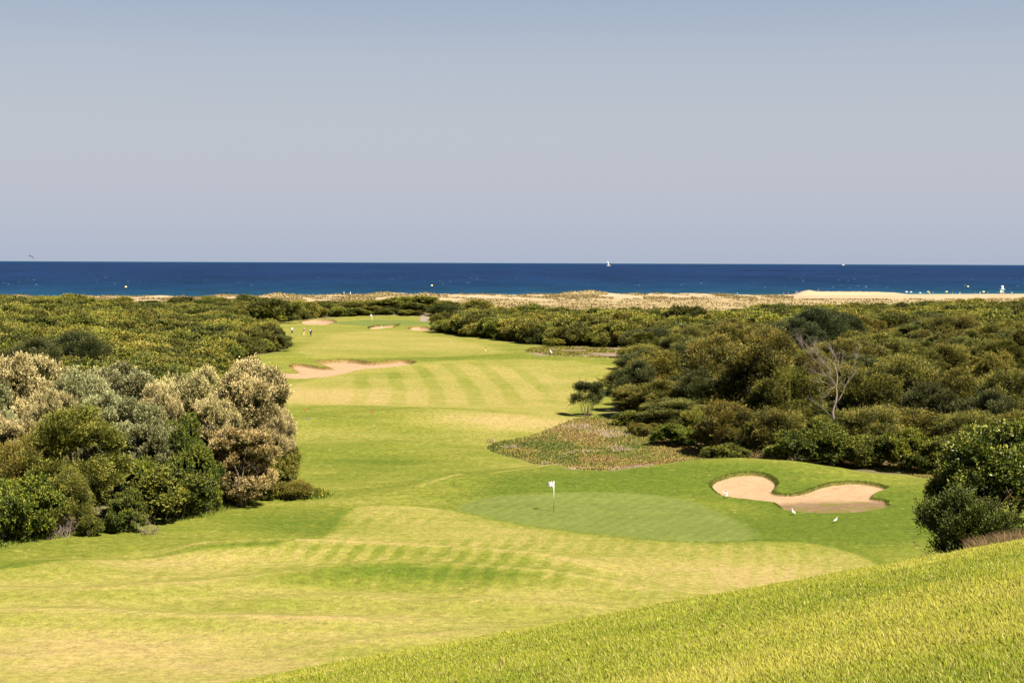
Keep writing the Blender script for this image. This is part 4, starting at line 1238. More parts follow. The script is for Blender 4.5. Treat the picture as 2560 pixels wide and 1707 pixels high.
def ground_cover():
    A = poly_points(COVER1, 60000, lambda x, y: (fbm(x / 3.5, y / 4.5, 91, 3) + .006 * (x - 10) < .60) | (rng.random(len(x)) < .25))
    B = poly_points(COVER2, 22000)
    Q = np.concatenate([A, B]); X, Y = Q[:, 0], Q[:, 1]
    Z = h_final(X, Y)
    g = fbm(X / 4, Y / 5, 141, 3) + .25 * (fbm(X / .8, Y / .8, 143, 2) - .5)
    px_ = X / Y * F + 1280
    g = g - .25 * sstep(1330, 1230, px_) + .1 * sstep(1400, 1700, px_)
    c0 = np.array([.095, .12, .03]); c1 = np.array([.20, .19, .055]); c2 = np.array([.33, .26, .07]); c3 = np.array([.26, .165, .075])
    t = np.clip((g - .3) / .4 + .35 * rng.normal(size=len(X)), 0, 1)
    C = np.stack([np.interp(t, [0, .45, .8, 1], [c0[i], c1[i], c2[i], c3[i]]) for i in range(3)], 1) * rng.uniform(.6, 1.35, len(X))[:, None]
    blades('ground_cover', 'yellow and green creeping ground cover on the bank', 'ground cover', np.stack([X, Y, Z - .01], 1), rng.uniform(.08, .22, len(X)), rng.uniform(.05, .11, len(X)), C, lean=(0, -.1), jit=.7)
    A = poly_points(COVER3, 7000, lambda x, y: fbm(x / 4, y / 6, 93, 3) + .012 * (x - 12) < .52)
    X, Y = A[:, 0], A[:, 1]
    C = np.array([.13, .14, .035])[None] * rng.uniform(.5, 1.5, (len(X), 1)) + np.array([.07, .02, 0])[None] * rng.random((len(X), 1))
    blades('low_ground_cover', 'low green and yellow plants on the purple soil patch', 'ground cover', np.stack([X, Y, h_final(X, Y) - .01], 1), rng.uniform(.08, .25, len(X)), rng.uniform(.12, .28, len(X)), C, lean=(0, 0), jit=.7)
    # low yellow flowered plants trailing from the grove onto the grass
    P = []
    for cx, cy, rx, ry, n in ((715, 1225, 1.2, 1.6, 1500), (755, 1232, 1.3, 1.5, 1300), (785, 1240, .9, 1.2, 500), (690, 1240, 1.5, 1.2, 900)):
        c = raycast(cx, cy, h_valley); P.append(np.stack([c[0] + rx * .6 * rng.normal(size=n), c[1] + ry * .6 * rng.normal(size=n)], 1))
    Q = np.concatenate(P); X, Y = Q[:, 0], Q[:, 1]; n = len(X)
    C = np.array([.085, .11, .02])[None] * rng.uniform(.5, 1.5, (n, 1)); f = rng.random(n) < .16; C[f] = np.array([.45, .34, .04])
    blades('flowering_ground_cover', 'low green plants with yellow flowers trailing from the left grove onto the grass', 'ground cover', np.stack([X, Y, h_final(X, Y) - .01], 1), rng.uniform(.1, .42, n) * (1 + .4 * (X < XL(Y) + 1.5)), rng.uniform(.05, .1, n), C, lean=(0, -.1), jit=.6)
    # tall dry stalks
    P = []
    for cx, cy, rx, ry, n in ((1432, 1070, 1.6, 3, 90), (1500, 1080, 2.4, 4, 110), (1540, 1083, 1.6, 3, 130), (1405, 1080, 2, 3, 60), (1229, 1106, .35, .6, 110), (1470, 1075, 3, 5, 80)):
        c = raycast(cx, cy, h_valley)
        P.append(np.stack([c[0] + rx * .6 * rng.normal(size=n), c[1] + ry * .6 * rng.normal(size=n)], 1))
    Q = np.concatenate(P); X, Y = Q[:, 0], Q[:, 1]
    C = np.array([.38, .30, .14])[None] * rng.uniform(.6, 1.25, (len(X), 1))
    blades('dry_grass', 'tall dry straw coloured grass stalks on the bank', 'grass', np.stack([X, Y, h_final(X, Y) - .02], 1), rng.uniform(.25, .62, len(X)), rng.uniform(.03, .05, len(X)), C, lean=(-.2, 0), jit=.22)
    # brown dead weeds under the bush at the right edge
    n = 14000
    Y = rng.uniform(31, 42, n); X = Y * rng.uniform(.295, .42, n)
    Z = h_final(X, Y)
    keep = fbm(X / 1.2, Y / 1.2, 151, 2) > .42
    X, Y, Z = X[keep], Y[keep], Z[keep]; n = len(X)
    keep = Y > 33.5 + 2.2 * (fbm(X / 1.5, X * 0, 153, 2) - .5)
    X, Y, Z = X[keep], Y[keep], Z[keep]; n = len(X)
    C = np.array([.19, .13, .07])[None] * rng.uniform(.5, 1.4, (n, 1))
    blades('dead_weeds', 'reddish brown dead weeds under the leafy bush at the right edge', 'weeds', np.stack([X, Y, Z - .01], 1), rng.uniform(.12, .42, n), rng.uniform(.008, .016, n), C, lean=(-.2, 0), jit=.4)


ground_cover()


def fringes():
    P = []; H = []; W_ = []; C = []
    for k, hgt, wid, num in (('near', .10, .03, 11000), ('long', .10, .08, 3000), ('lip', .25, .12, 700), ('oval', .14, .12, 400), ('back', .18, .12, 500)):
        poly = BUNK[k]; q = np.roll(poly, -1, 0); L_ = np.hypot(*(q - poly).T)
        i = rng.choice(len(poly), num, p=L_ / L_.sum()); t = rng.random((num, 1))
        p = poly[i] * (1 - t) + q[i] * t
        nrm = np.stack([(q - poly)[i][:, 1], -(q - poly)[i][:, 0]], 1); nrm /= np.linalg.norm(nrm, axis=1)[:, None] + 1e-9
        tst = sdf((p + nrm * .2)[:, 0], (p + nrm * .2)[:, 1], poly) > 0
        nrm[tst] *= -1                                     # outwards
        p = p + nrm * (rng.uniform(-.22, .08, (num, 1)) * (1 if k == 'near' else 2))
        back = nrm[:, 1] > -.25
        p = p[back]; m = len(p)
        P.append(np.stack([p[:, 0], p[:, 1], h_final(p[:, 0].copy(), p[:, 1].copy()) - .02], 1))
        H.append(hgt * rng.uniform(.6, 1.3, m)); W_.append(wid * rng.uniform(.7, 1.3, m))
        c = np.array([.105, .135, .02]) if k in ('near', 'lip') else np.array([.2, .17, .05])
        C.append(c[None] * rng.uniform(.5, 1.6, (m, 1)))
    blades('fringe_grass', 'shaggy uncut grass hanging along the bunker lips', 'grass', np.concatenate(P), np.concatenate(H), np.concatenate(W_), np.concatenate(C), lean=(0, -.35), jit=.5)
    # longer grass at the feet of the left grove
    n = 26000
    Y = rng.uniform(93, 132, n); X = XL(Y) + rng.uniform(-3.5, 1.0, n) ; X = X + (rng.random(n) < .5) * rng.uniform(0, .8, n)
    keep = fbm(X / 2, Y / 2, 161, 2) > .40
    X, Y = X[keep], Y[keep]; n = len(X)
    C = np.array([.11, .15, .025])[None] * rng.uniform(.5, 1.6, (n, 1)); st = rng.random(n) < .12; C[st] = np.array([.3, .22, .09])
    blades('grove_grass', 'longer tufty grass along the foot of the left grove', 'grass', np.stack([X, Y, h_final(X, Y) - .02], 1), rng.uniform(.08, .35, n), rng.uniform(.03, .06, n), C, lean=(0, -.1), jit=.5)


fringes()


def dune_grass():
    n = 60000
    u = rng.uniform(-.40, .40, n); yp = rng.uniform(620, 1000, n); yp = np.where(rng.random(n) < .62, rng.uniform(860, 1000, n), yp)
    Y = yp * (985 + 400 * u) / 1040; X = u * Y
    f = fbm(X / 16, Y / 26, 95, 4) + .10 * (1 - sstep(780, 930, yp)) + .12 * (fbm(X / 5, Y / 8, 171, 2) - .5)
    keep = (f > .49) & ~((u > .18) & (yp > 880)) & (seg_field(X, Y, BERM)[0] > 9)
    X, Y = X[keep], Y[keep]; n = len(X)
    C = np.array([.25, .195, .095])[None] * rng.uniform(.6, 1.25, (n, 1)); g = rng.random(n) < .22; C[g] = np.array([.14, .125, .045])
    r_ = rng.random(n) < .08; C[r_] = np.array([.15, .10, .08])
    blades('dune_grass', 'dry straw coloured marram tufts on the dunes', 'grass', np.stack([X, Y, h_final(X, Y) - .05], 1), rng.uniform(.35, .9, n), rng.uniform(.4, 1.0, n), C, lean=(0, 0), jit=.3)


dune_grass()

# ------------------------------------------------------------------ bare wood
def dead_tree():
    d0 = 146.0
    b = raycast(2084, 1052, h_valley); x0 = ray(2080, 900)[0] * d0; z0 = gz(x0, d0)
    t = thing('dead_tree', 'bare bleached dead tree with forking limbs in the right grove', 'tree', (x0, d0, z0))
    k = d0 / F; r = np.random.default_rng(5)
    S = lambda X, Y, dep=0: np.array([((1980 + X / 6.535) - 2080) * k, dep, (ZC + ray(1980 + X / 6.535, 840 + Y / 6.535)[2] * d0) - z0])
    tr = MB()
    main = [S(690, 1500), S(690, 1330), S(675, 1240), S(700, 1150), S(725, 1080), S(740, 970), S(735, 900), S(722, 840), S(745, 740), S(742, 640), S(730, 580), S(705, 500), S(668, 430), S(630, 395), S(560, 360), S(500, 310)]
    main[0][2] = -.3
    tr.tube(main, np.linspace(.13, .018, len(main)), 8)
    tr.build('trunk', deadgrey, t)
    limbs = [
        [(722, 840), (690, 760), (640, 690), (615, 640), (608, 570), (560, 490), (500, 420), (430, 350), (400, 290)],
        [(690, 790), (620, 720), (545, 640), (480, 540), (440, 460), (360, 390), (335, 330), (350, 250), (370, 150)],
        [(340, 380), (318, 430), (318, 495)],
        [(742, 610), (780, 540), (810, 470), (828, 385)],
        [(735, 600), (755, 500), (762, 430), (730, 370), (690, 320), (650, 250)],
        [(730, 580), (718, 500), (708, 420)],
        [(735, 1095), (790, 1020), (830, 940), (870, 820), (930, 740), (985, 680), (1040, 590)],
        [(700, 830), (650, 870), (600, 930), (575, 985)],
        [(640, 830), (590, 780), (520, 745), (440, 752)],
        [(560, 650), (480, 630), (400, 600), (360, 560)],
        [(668, 430), (655, 350), (660, 260), (630, 220)],
        [(715, 625), (660, 560), (590, 525)],
        [(350, 250), (270, 180), (190, 110), (140, 90)],
        [(335, 330), (260, 270), (200, 220), (170, 160)],
        [(430, 350), (380, 280), (300, 260)],
        [(1020, 610), (1010, 500), (1040, 400), (1060, 330)],
        [(690, 1340), (600, 1260), (540, 1190), (420, 1110)],
        [(760, 1310), (750, 1220), (735, 1130)],
    ]
    for i, L_ in enumerate(limbs):
        mb = MB(); dep = r.normal() * .5
        pts = [S(X, Y, dep * j / len(L_)) for j, (X, Y) in enumerate(L_)]
        r0 = .058 if i in (0, 1, 6) else .032
        mb.tube(pts, np.linspace(r0, .011, len(pts)), 6)
        for j in range(2, len(pts)):
            for q in range(4 if i in (0, 1, 12, 13, 15) else 2):
                d = pts[j] - pts[j - 1]; d /= np.linalg.norm(d)
                dd = d + r.normal(size=3) * .6 + np.array([-.3 if i != 15 else .1, 0, .5]); dd /= np.linalg.norm(dd)
                branch(mb, pts[j], dd, r.uniform(.5, 1.1), .017, 1, r, .3, (2, 3), .2, .7, .007)
        mb.build('limb', deadgrey, t)


deadgrey = plain('dead_grey_wood', (.19, .155, .13), .9, spec=.1, noise=.25, scale=5)
dead_tree()


def brushwood(name, label, cx, cy, d, wpx, hpx, mat, seed, n=26, bush=False):
    x = ray(cx, cy)[0] * d; r = np.random.default_rng(seed)
    W = wpx * d / F; H = hpx * d / F
    t = thing(name, label, 'brushwood', (x, d, gz(x, d) - .1))
    mb = MB()
    for i in range(n):
        a = r.uniform(0, 6.28); p = np.array([r.uniform(-.3, .3) * W, r.uniform(-.3, .3) * W, 0])
        dd = np.array([math.cos(a) * .7, math.sin(a) * .7, r.uniform(.5, 1.4)]); dd /= np.linalg.norm(dd)
        branch(mb, p, dd, H * r.uniform(.5, .75), .018, 2, r, .4, (2, 3), .1, .6, .009)
    mb.build('twigs', mat, t)
    return t


BR = [('dry_brushwood', 'tan tangle of bare branches on the crest between two green bushes', 1893, 1125, 137, 70, 48, twigs_tan, 3, 20),
      ('dry_brushwood', 'greyish bare brush above the tan tangle of branches', 1925, 1075, 141, 60, 50, twigs_grey, 4, 22),
      ('dry_brushwood', 'large grey dead bush in the scrub beyond the purple soil patch', 1530, 850, 300, 60, 55, twigs_grey, 6, 46),
      ('dry_brushwood', 'grey dead brush below the dark juniper at the foot of the left grove', 370, 1290, 98.5, 60, 45, twigs_grey, 7, 14),
      ('dry_brushwood', 'pale dead twigs beside the green bush in the dark hollow', 150, 1270, 97, 70, 60, twigs_grey, 8, 16),
      ('dry_brushwood', 'grey bare twigs right of the dead tree crown', 2150, 905, 160, 60, 70, twigs_grey, 9, 22),
      ('dry_brushwood', 'brown drooping bare twigs in the shade right of the bleached stump', 2275, 1020, 139, 50, 60, twigs_grey, 10, 20),
      ('dry_brushwood', 'thin grey twigs sticking out of the scrub behind the middle right trees', 2235, 860, 205, 60, 60, twigs_grey, 12, 24)]
for b in BR:
    brushwood(*b)


def stump():
    d = 144; x = ray(2151, 1029)[0] * d; z = gz(x, d); zt = ZC + ray(2151, 1019)[2] * d
    mb = MB(); mb.tube([(0, 0, -.2), (.03, 0, (zt - z) * .5), (0, 0, zt - z - .1), (.06, 0, zt - z)], [.17, .13, .12, .04], 8)
    o = mb.build('bleached_stump', plain('bleached_wood', (.62, .55, .45), .8, noise=.15), loc=(x, d, z))
    tag(o, 'bleached white broken stump right of the bare dead tree', 'stump')


stump()

# the leafy bush on the hill shoulder at the right edge, and the juniper in front of it
me, c, rad = crown_mesh('shoulder_foliage', LM['bright'], 3.6, 3.2, 3.6, .15, 77, nl=44, ns=3200, npl=16, ll=.085, lw=.034, sl=.26, spread=.7, up=.5, rl=(.13, .27), core=.6, open_=.25, warp=.1)
PROTO['shoulder'] = [(me, c, rad, 3.6, 3.2, 3.6, {})]
me, c, rad = crown_mesh('shoulder_needles', LM['juniper'], 1.6, 1.4, 1.3, .05, 78, nl=28, ns=1700, npl=20, ll=.05, lw=.02, sl=.2, spread=.35, up=.7, rl=(.15, .3), core=.6)
PROTO['shoulder_juniper'] = [(me, c, rad, 1.6, 1.4, 1.3, {})]
sb = plant_px('shoulder', 'leafy_bush', 'big leafy bush with bare twigs at the right photo edge on the hill shoulder', 'bush', 2505, 1062, 40.5, 380, rot=1.2)
r_ = np.random.default_rng(21); mb = MB()
for i in range(34):
    p = np.array([r_.uniform(-1.2, 1.2), r_.uniform(-1.4, 0), r_.uniform(.1, 1.0)]); dd = np.array([r_.normal() * .7, -.3, r_.uniform(.2, 1.2)]); dd /= np.linalg.norm(dd)
    branch(mb, p, dd, r_.uniform(.6, 1.2), .012, 2, r_, .35, (1, 3), .1, .65, .004)
mb.build('bare_twigs', twigs_tan, sb).rotation_euler.z = -1.2
plant_px('shoulder', 'leafy_bush', 'smaller leafy bush at the left of the big bush on the hill shoulder', 'bush', 2405, 1160, 41.5, 190, rot=2.6)
plant_px('shoulder_juniper', 'juniper_bush', 'small juniper at the lower left of the big leafy bush on the hill shoulder', 'bush', 2385, 1240, 38.0, 190, rot=.4, tint=(.55, .68, .5))
plant_px('shoulder_juniper', 'juniper_bush', 'low juniper spray right under the big leafy bush', 'bush', 2470, 1265, 37.5, 170, rot=3.4, trunk=False, tint=(.6, .7, .5))
# seed head stalks leaning out
d = 36.5; t = thing('seed_stalk', 'dark dry stalk with two round seed heads beside the small juniper', 'weed', (ray(2330, 1378)[0] * d, d, gz(ray(2330, 1378)[0] * d, d)))
k = d / F
mb = MB(); mb.tube([(0, 0, -.05), (-.18, 0, .16), (-.32, 0, .29), (-.42, 0, .40)], [.006, .005, .004, .003], 5); mb.tube([(-.12, 0, .1), (-.16, 0, .2), (-.17, 0, .24)], [.004, .003, .003], 5)
dark = plain('dry_seed', (.03, .022, .018), .9)
mb.build('stem', dark, t)
for p in ((-.425, 0, .405), (-.17, 0, .245)):
    m2 = MB(); m2.lathe([(.004, -.02), (.018, -.008), (.02, .006), (.012, .018), (.003, .024)], p, 8); m2.build('seed_head', dark, t)
#PART6
# ------------------------------------------------------------------ people
def skin_mesh(name, joints, edges, mat, sub=2):
    """grow one continuous surface over connected joints: joints = [(x, y, z, r)]"""
    me = bpy.data.meshes.new(name); me.from_pydata([j[:3] for j in joints], edges, [])
    o = bpy.data.objects.new(name + '_tmp', me); COL.objects.link(o)
    md = o.modifiers.new('skin', 'SKIN'); md.use_smooth_shade = True
    for sv, j in zip(me.skin_vertices[0].data, joints):
        sv.radius = (j[3], j[4] if len(j) > 4 else j[3]); sv.use_root = False
    me.skin_vertices[0].data[0].use_root = True
    s = o.modifiers.new('sub', 'SUBSURF'); s.levels = sub; s.render_levels = sub
    dg = bpy.context.evaluated_depsgraph_get()
    out = bpy.data.meshes.new_from_object(o.evaluated_get(dg)); out.name = name
    bpy.data.objects.remove(o); bpy.data.meshes.remove(me)
    out.materials.clear(); out.materials.append(mat)
    return out


def person_parts(key, skin, shirt, legs, shoes, hair, step=.16, arm=.12, hat=None, shorts=False, sub=2, bare=False, fingers=True):
    """figure 1.75 m tall facing +y in mid stride; returns (body mesh, [(part name, mesh)])"""
    s = step; J = []; E = []
    def add(x, y, z, r, parent=None, r2=None):
        J.append((x, y, z, r, r2 or r)); i = len(J) - 1
        if parent is not None: E.append((parent, i))
        return i
    pel = add(0, 0, .93, .125, None, .095)
    wa = add(0, .0, 1.10, .115, pel, .085); ch = add(0, .01, 1.30, .135, wa, .10); nb = add(0, 0, 1.45, .07, ch); nk = add(0, .015, 1.52, .05, nb)
    hd = add(0, .03, 1.60, .082, nk, .092); tp = add(0, .025, 1.70, .07, hd, .08)
    add(0, .10, 1.60, .02, hd)                                   # nose and muzzle
    for q in (-1, 1):
        add(q * .085, .02, 1.61, .014, hd)                        # ears
        sy = q * s
        hp = add(q * .095, 0, .86, .085, pel); kn = add(q * .10, sy * .6 + .04, .49, .055, hp); an = add(q * .10, sy - .03, .09, .036, kn); to = add(q * .11, sy + .13, .035, .032, an)
        sh = add(q * .185, 0, 1.40, .055, ch); el = add(q * .25, -sy * .3 - .03, 1.13, .042, sh); wr = add(q * .26, -sy * .55 + arm, .90, .030, el); pm = add(q * .262, -sy * .6 + arm + .02, .83, .033, wr, .02)
        if fingers:
            for f, (dy, ln) in enumerate(((-.024, .07), (-.008, .085), (.008, .08), (.022, .062))):
                a = add(q * .262, -sy * .6 + arm + .02 + dy, .80, .0095, pm); b_ = add(q * .255, -sy * .6 + arm + .025 + dy, .80 - ln * .55, .0085, a); add(q * .245, -sy * .6 + arm + .035 + dy, .80 - ln, .007, b_)
            a = add(q * .25, -sy * .6 + arm + .055, .83, .010, pm); add(q * .245, -sy * .6 + arm + .072, .795, .008, a)
    body = skin_mesh(key + '_body', J, E, skin, sub)
    parts = []
    if not bare:
        j = [(0, 0, .95, .14, .115), (0, 0, 1.10, .135, .105), (0, .01, 1.30, .155, .12), (0, 0, 1.44, .09, .08)]; e = [(0, 1), (1, 2), (2, 3)]
        for q in (-1, 1):
            n = len(j); j += [(q * .19, 0, 1.39, .07), (q * .235, -q * s * .2 - .02, 1.20, .06)]; e += [(2, n), (n, n + 1)]
        parts.append(('shirt', skin_mesh(key + '_shirt', j, e, shirt, sub)))
    j = [(0, 0, .98, .14, .115), (0, 0, .90, .13, .11)]; e = [(0, 1)]
    for q in (-1, 1):
        n = len(j); sy = q * s
        j += [(q * .095, 0, .84, .10), (q * .10, sy * .6 + .04, .50, .075)]; e += [(1, n), (n, n + 1)]
        if not shorts: j += [(q * .10, sy - .02, .12, .058)]; e += [(n + 1, n + 2)]
    parts.append(('trousers' if not shorts else 'shorts', skin_mesh(key + '_legs', j, e, legs, sub)))
    for q in (-1, 1):
        sy = q * s
        parts.append(('shoe', skin_mesh(key + '_shoe', [(q * .10, sy - .06, .05, .05), (q * .11, sy + .05, .045, .048), (q * .11, sy + .15, .035, .036)], [(0, 1), (1, 2)], shoes, 1)))
    parts.append(('cap' if hat else 'hair', skin_mesh(key + '_hair', [(0, -.01, 1.66, .093, .093), (0, .0, 1.71, .086, .086)] + ([(0, .13, 1.69, .05, .012)] if hat else []), [(0, 1)] + ([(1, 2)] if hat else []), hat or hair, 2)))
    eye = MB()
    for q in (-1, 1):
        eye.lathe([(.002, -.012), (.011, 0), (.002, .012)], (q * .035, .105, 1.625), 6)
    parts.append(('eyes', eye.mesh(key + '_eyes', dark)))
    return body, parts


skin_m = plain('skin', (.42, .24, .16), .6)
white = plain('white_cloth', (.74, .73, .72), .8); navy = plain('dark_cloth', (.012, .015, .03), .8); bluec = plain('pale_blue_cloth', (.42, .55, .66), .8)
greyc = plain('grey_violet_cloth', (.12, .075, .10), .8); yel = plain('yellow_cloth', (.62, .42, .10), .8); hairm = plain('dark_hair', (.02, .014, .01), .8)
redc = plain('red_cloth', (.40, .04, .03), .8); orange = plain('orange_cloth', (.60, .25, .05), .8)


def place_person(name_parts, label, x, y, rz, group=None, scale=1.0):
    body, parts = name_parts
    b = link('person', body, loc=(x, y, gz(x, y))); b.rotation_euler.z = rz; b.scale = (scale,) * 3
    tag(b, label, 'person', group)
    for n, m in parts: link(n, m, b)
    return b


def foot(px, py):
    p = raycast(px, py, h_ground); return p[0], p[1]


GP = 'golfers walking towards the far green'
d0 = 338
def gx(px, d): return ray(px, 840)[0] * d
place_person(person_parts('golfer', skin_m, white, navy, white, hairm, .15), 'walking person in white shirt and dark trousers, half hidden by scrub', gx(730.3, 352), 352, .1, GP)
place_person(person_parts('golfer_b', skin_m, greyc, yel, white, hairm, .14, hat=white), 'walking person in grey top, yellow trousers and white cap', *foot(760.5, 839), -.1, GP)
gx3, gy3 = foot(776.8, 841)
place_person(person_parts('golfer_c', skin_m, bluec, navy, navy, hairm, .17, .16), 'walking person in pale blue shirt and dark trousers with bag on back', gx3, gy3, .05, GP)
bag = thing('golf_bag', 'black golf bag slung on the back of the person in pale blue', 'golf bag', (gx3 - .02, gy3 - .24, gz(gx3, gy3) + .82)); bag.rotation_euler = (.05, .45, 0)
mb = MB(); mb.lathe([(.09, -.1), (.13, -.08), (.13, .35), (.14, .58), (.12, .62), (.10, .6)], (0, 0, 0), 12); mb.build('bag_body', navy, bag)
for q in range(4):
    m2 = MB(); m2.tube([(.05 * math.cos(q * 1.6), .05 * math.sin(q * 1.6), .5), (.07 * math.cos(q * 1.6), .07 * math.sin(q * 1.6), .78)], .008, 5); m2.lathe([(.005, -.03), (.035, 0), (.03, .04), (.005, .06)], (.07 * math.cos(q * 1.6), .07 * math.sin(q * 1.6), .79), 8); m2.build('golf_club', plain('club_metal', (.25, .25, .27), .3, .8) if q == 0 else bpy.data.materials['club_metal'], bag)
m2 = MB(); m2.tube([(0, .12, .05), (.03, .2, .25), (0, .12, .5)], .016, 5); m2.build('strap', navy, bag)

# ------------------------------------------------------------------ flags, stakes, markers
wpaint = plain('white_paint', (.80, .79, .76), .5); blackp = plain('black_paint', (.012, .012, .016), .5)
woodp = plain('orange_stake_wood', (.55, .26, .10), .8, noise=.2); yelp = plain('yellow_stake_paint', (.62, .45, .10), .7)


def flag_mat():
    m, nt, b = new_mat('checked_flag_cloth'); N = nt.nodes.new; L = nt.links.new
    a = N('ShaderNodeUVMap'); ck = N('ShaderNodeTexChecker'); ck.inputs['Scale'].default_value = 4
    mp = N('ShaderNodeMapping'); mp.inputs['Scale'].default_value = (1.2, 1, 1); L(a.outputs[0], mp.inputs[0]); L(mp.outputs[0], ck.inputs['Vector'])
    ck.inputs['Color1'].default_value = (.80, .79, .80, 1); ck.inputs['Color2'].default_value = (.045, .03, .075, 1)
    L(ck.outputs[0], b.inputs['Base Color']); b.inputs['Roughness'].default_value = .9; return m


def flag_mesh(name, mat, W, H, sag=.08):
    n, k = 12, 8; V = []; Fq = []; uv = []
    for j in range(k + 1):
        for i in range(n + 1):
            u, v = i / n, j / k
            V.append((-u * W, .05 * math.sin(u * 7 + v) * u ** .5, -v * H * (1 - .25 * u) - sag * u - .03 * math.sin(u * 9)))
            uv.append((u, v))
    for j in range(k):
        for i in range(n):
            a = j * (n + 1) + i; Fq.append((a, a + n + 1, a + n + 2, a + 1))
    back = [(x, y + .006, z) for x, y, z in V]; N0 = len(V)
    Fb = [tuple(N0 + q for q in f[::-1]) for f in Fq]
    rim = [j * (n + 1) for j in range(k + 1)] + [k * (n + 1) + i for i in range(1, n + 1)] + [(j + 1) * (n + 1) - 1 for j in range(k - 1, -1, -1)] + [i for i in range(n - 1, 0, -1)]
    Fr = [(rim[i], N0 + rim[i], N0 + rim[(i + 1) % len(rim)], rim[(i + 1) % len(rim)]) for i in range(len(rim))]
    me = mesh_np(name, np.array(V + back), [np.array(Fq + Fb + Fr)], mat, True)
    ul = me.uv_layers.new(name='UVMap'); UV = uv + uv
    for l in me.loops: ul.data[l.index].uv = UV[l.vertex_index]
    return me


x, y = foot(1384.3, 1279)
t = thing('flagstick', 'flagstick with checked white and dark flag on the near green', 'flag', (x, y, gz(x, y)))
mb = MB(); mb.tube([(0, 0, .62), (0, 0, 2.14)], [.022, .019], 10); mb.lathe([(.02, 0), (.026, .012), (.012, .03)], (0, 0, 2.13), 10); mb.build('pole', wpaint, t)
mb = MB(); mb.tube([(0, 0, -.15), (0, 0, .62)], [.017, .02], 10); mb.build('lower_pole', blackp, t)
link('flag', flag_mesh('flag_cloth', flag_mat(), .42, .40), t, (-.02, 0, 2.12))
mb = MB(); mb.lathe([(.054, -.10), (.054, .004), (.062, .006), (.062, -.10)], (0, 0, 0), 16); mb.build('hole_cup', plain('cup_dark', (.02, .02, .02), .8), t)
x, y = foot(930.5, 805)
t = thing('flagstick', 'small flagstick with plain pale flag on the far green', 'flag', (x, y, gz(x, y)))
mb = MB(); mb.tube([(0, 0, -.1), (-.12, 0, 2.2)], [.04, .035], 8); mb.build('pole', wpaint, t)
link('flag', flag_mesh('pale_flag_cloth', plain('pale_flag_cloth', (.72, .76, .82), .9), .46, .42), t, (-.13, 0, 2.18))
# tee board on a blue post by the far green
d = 478; x = ray(1140, 795)[0] * d; z = gz(x, d); zt = ZC + ray(1140, 787)[2] * d
t = thing('tee_sign', 'white board on a blue post at the scrub edge by the far green', 'sign', (x, d, z))
mb = MB(); mb.tube([(-.25, 0, -.2), (-.25, 0, zt - z - .3)], .09, 8); mb.build('post', plain('blue_paint', (.05, .16, .40), .6), t)
mb = MB(); mb.box((.1, 0, zt - z - .1), (1.0, .14, .62)); mb.build('board', wpaint, t)
for cx, cy, lab, mt, ln in ((1122.5, 853, 'orange wooden stake leaning beside the dark bush island', woodp, .2), (1214, 881, 'pale yellow stake standing upright on the far fairway', yelp, .0)):
    x, y = foot(cx, cy)
    t = thing('course_stake', lab, 'stake', (x, y, gz(x, y)))
    mb = MB(); mb.tube([(0, 0, -.2), (ln * .6, 0, .62)], [.055, .055], 6); mb.build('stake_post', mt, t)
    mb = MB(); mb.tube([(ln * .6, 0, .62), (ln, 0, 1.05), (ln * 1.01, 0, 1.08)], [.058, .058, .03], 6); mb.build('stake_top', plain('stake_top_dark', (.25, .12, .06), .8) if mt is woodp else bpy.data.materials['stake_top_dark'], t)
for cx, cy, lab, c in ((762, 1026, 'red tee marker, the left one of two on the ridge', (.5, .03, .05)), (932, 1030, 'red tee marker, the right one of two on the ridge', (.5, .03, .05)), (769, 1048, 'blue tee marker nearer than the red ones', (.05, .13, .5))):
    x, y = foot(cx, cy); mb = MB()
    mb.lathe([(.03, -.03), (.06, -.02), (.085, .02), (.09, .06), (.08, .1), (.05, .125), (.02, .135)], (0, 0, 0), 14)
    mb.box((0, 0, -.05), (.04, .04, .1))
    tag(mb.build('tee_marker', plain('marker_' + lab.split()[0], c, .4) if 'marker_' + lab.split()[0] not in bpy.data.materials else bpy.data.materials['marker_' + lab.split()[0]], loc=(x, y, gz(x, y))), lab, 'tee marker', 'tee markers')

# ------------------------------------------------------------------ birds
feather = plain('white_feathers', (.60, .59, .57), .8); beakm = plain('yellow_beak', (.55, .32, .05), .5); legm = plain('dark_legs', (.05, .045, .03), .7)


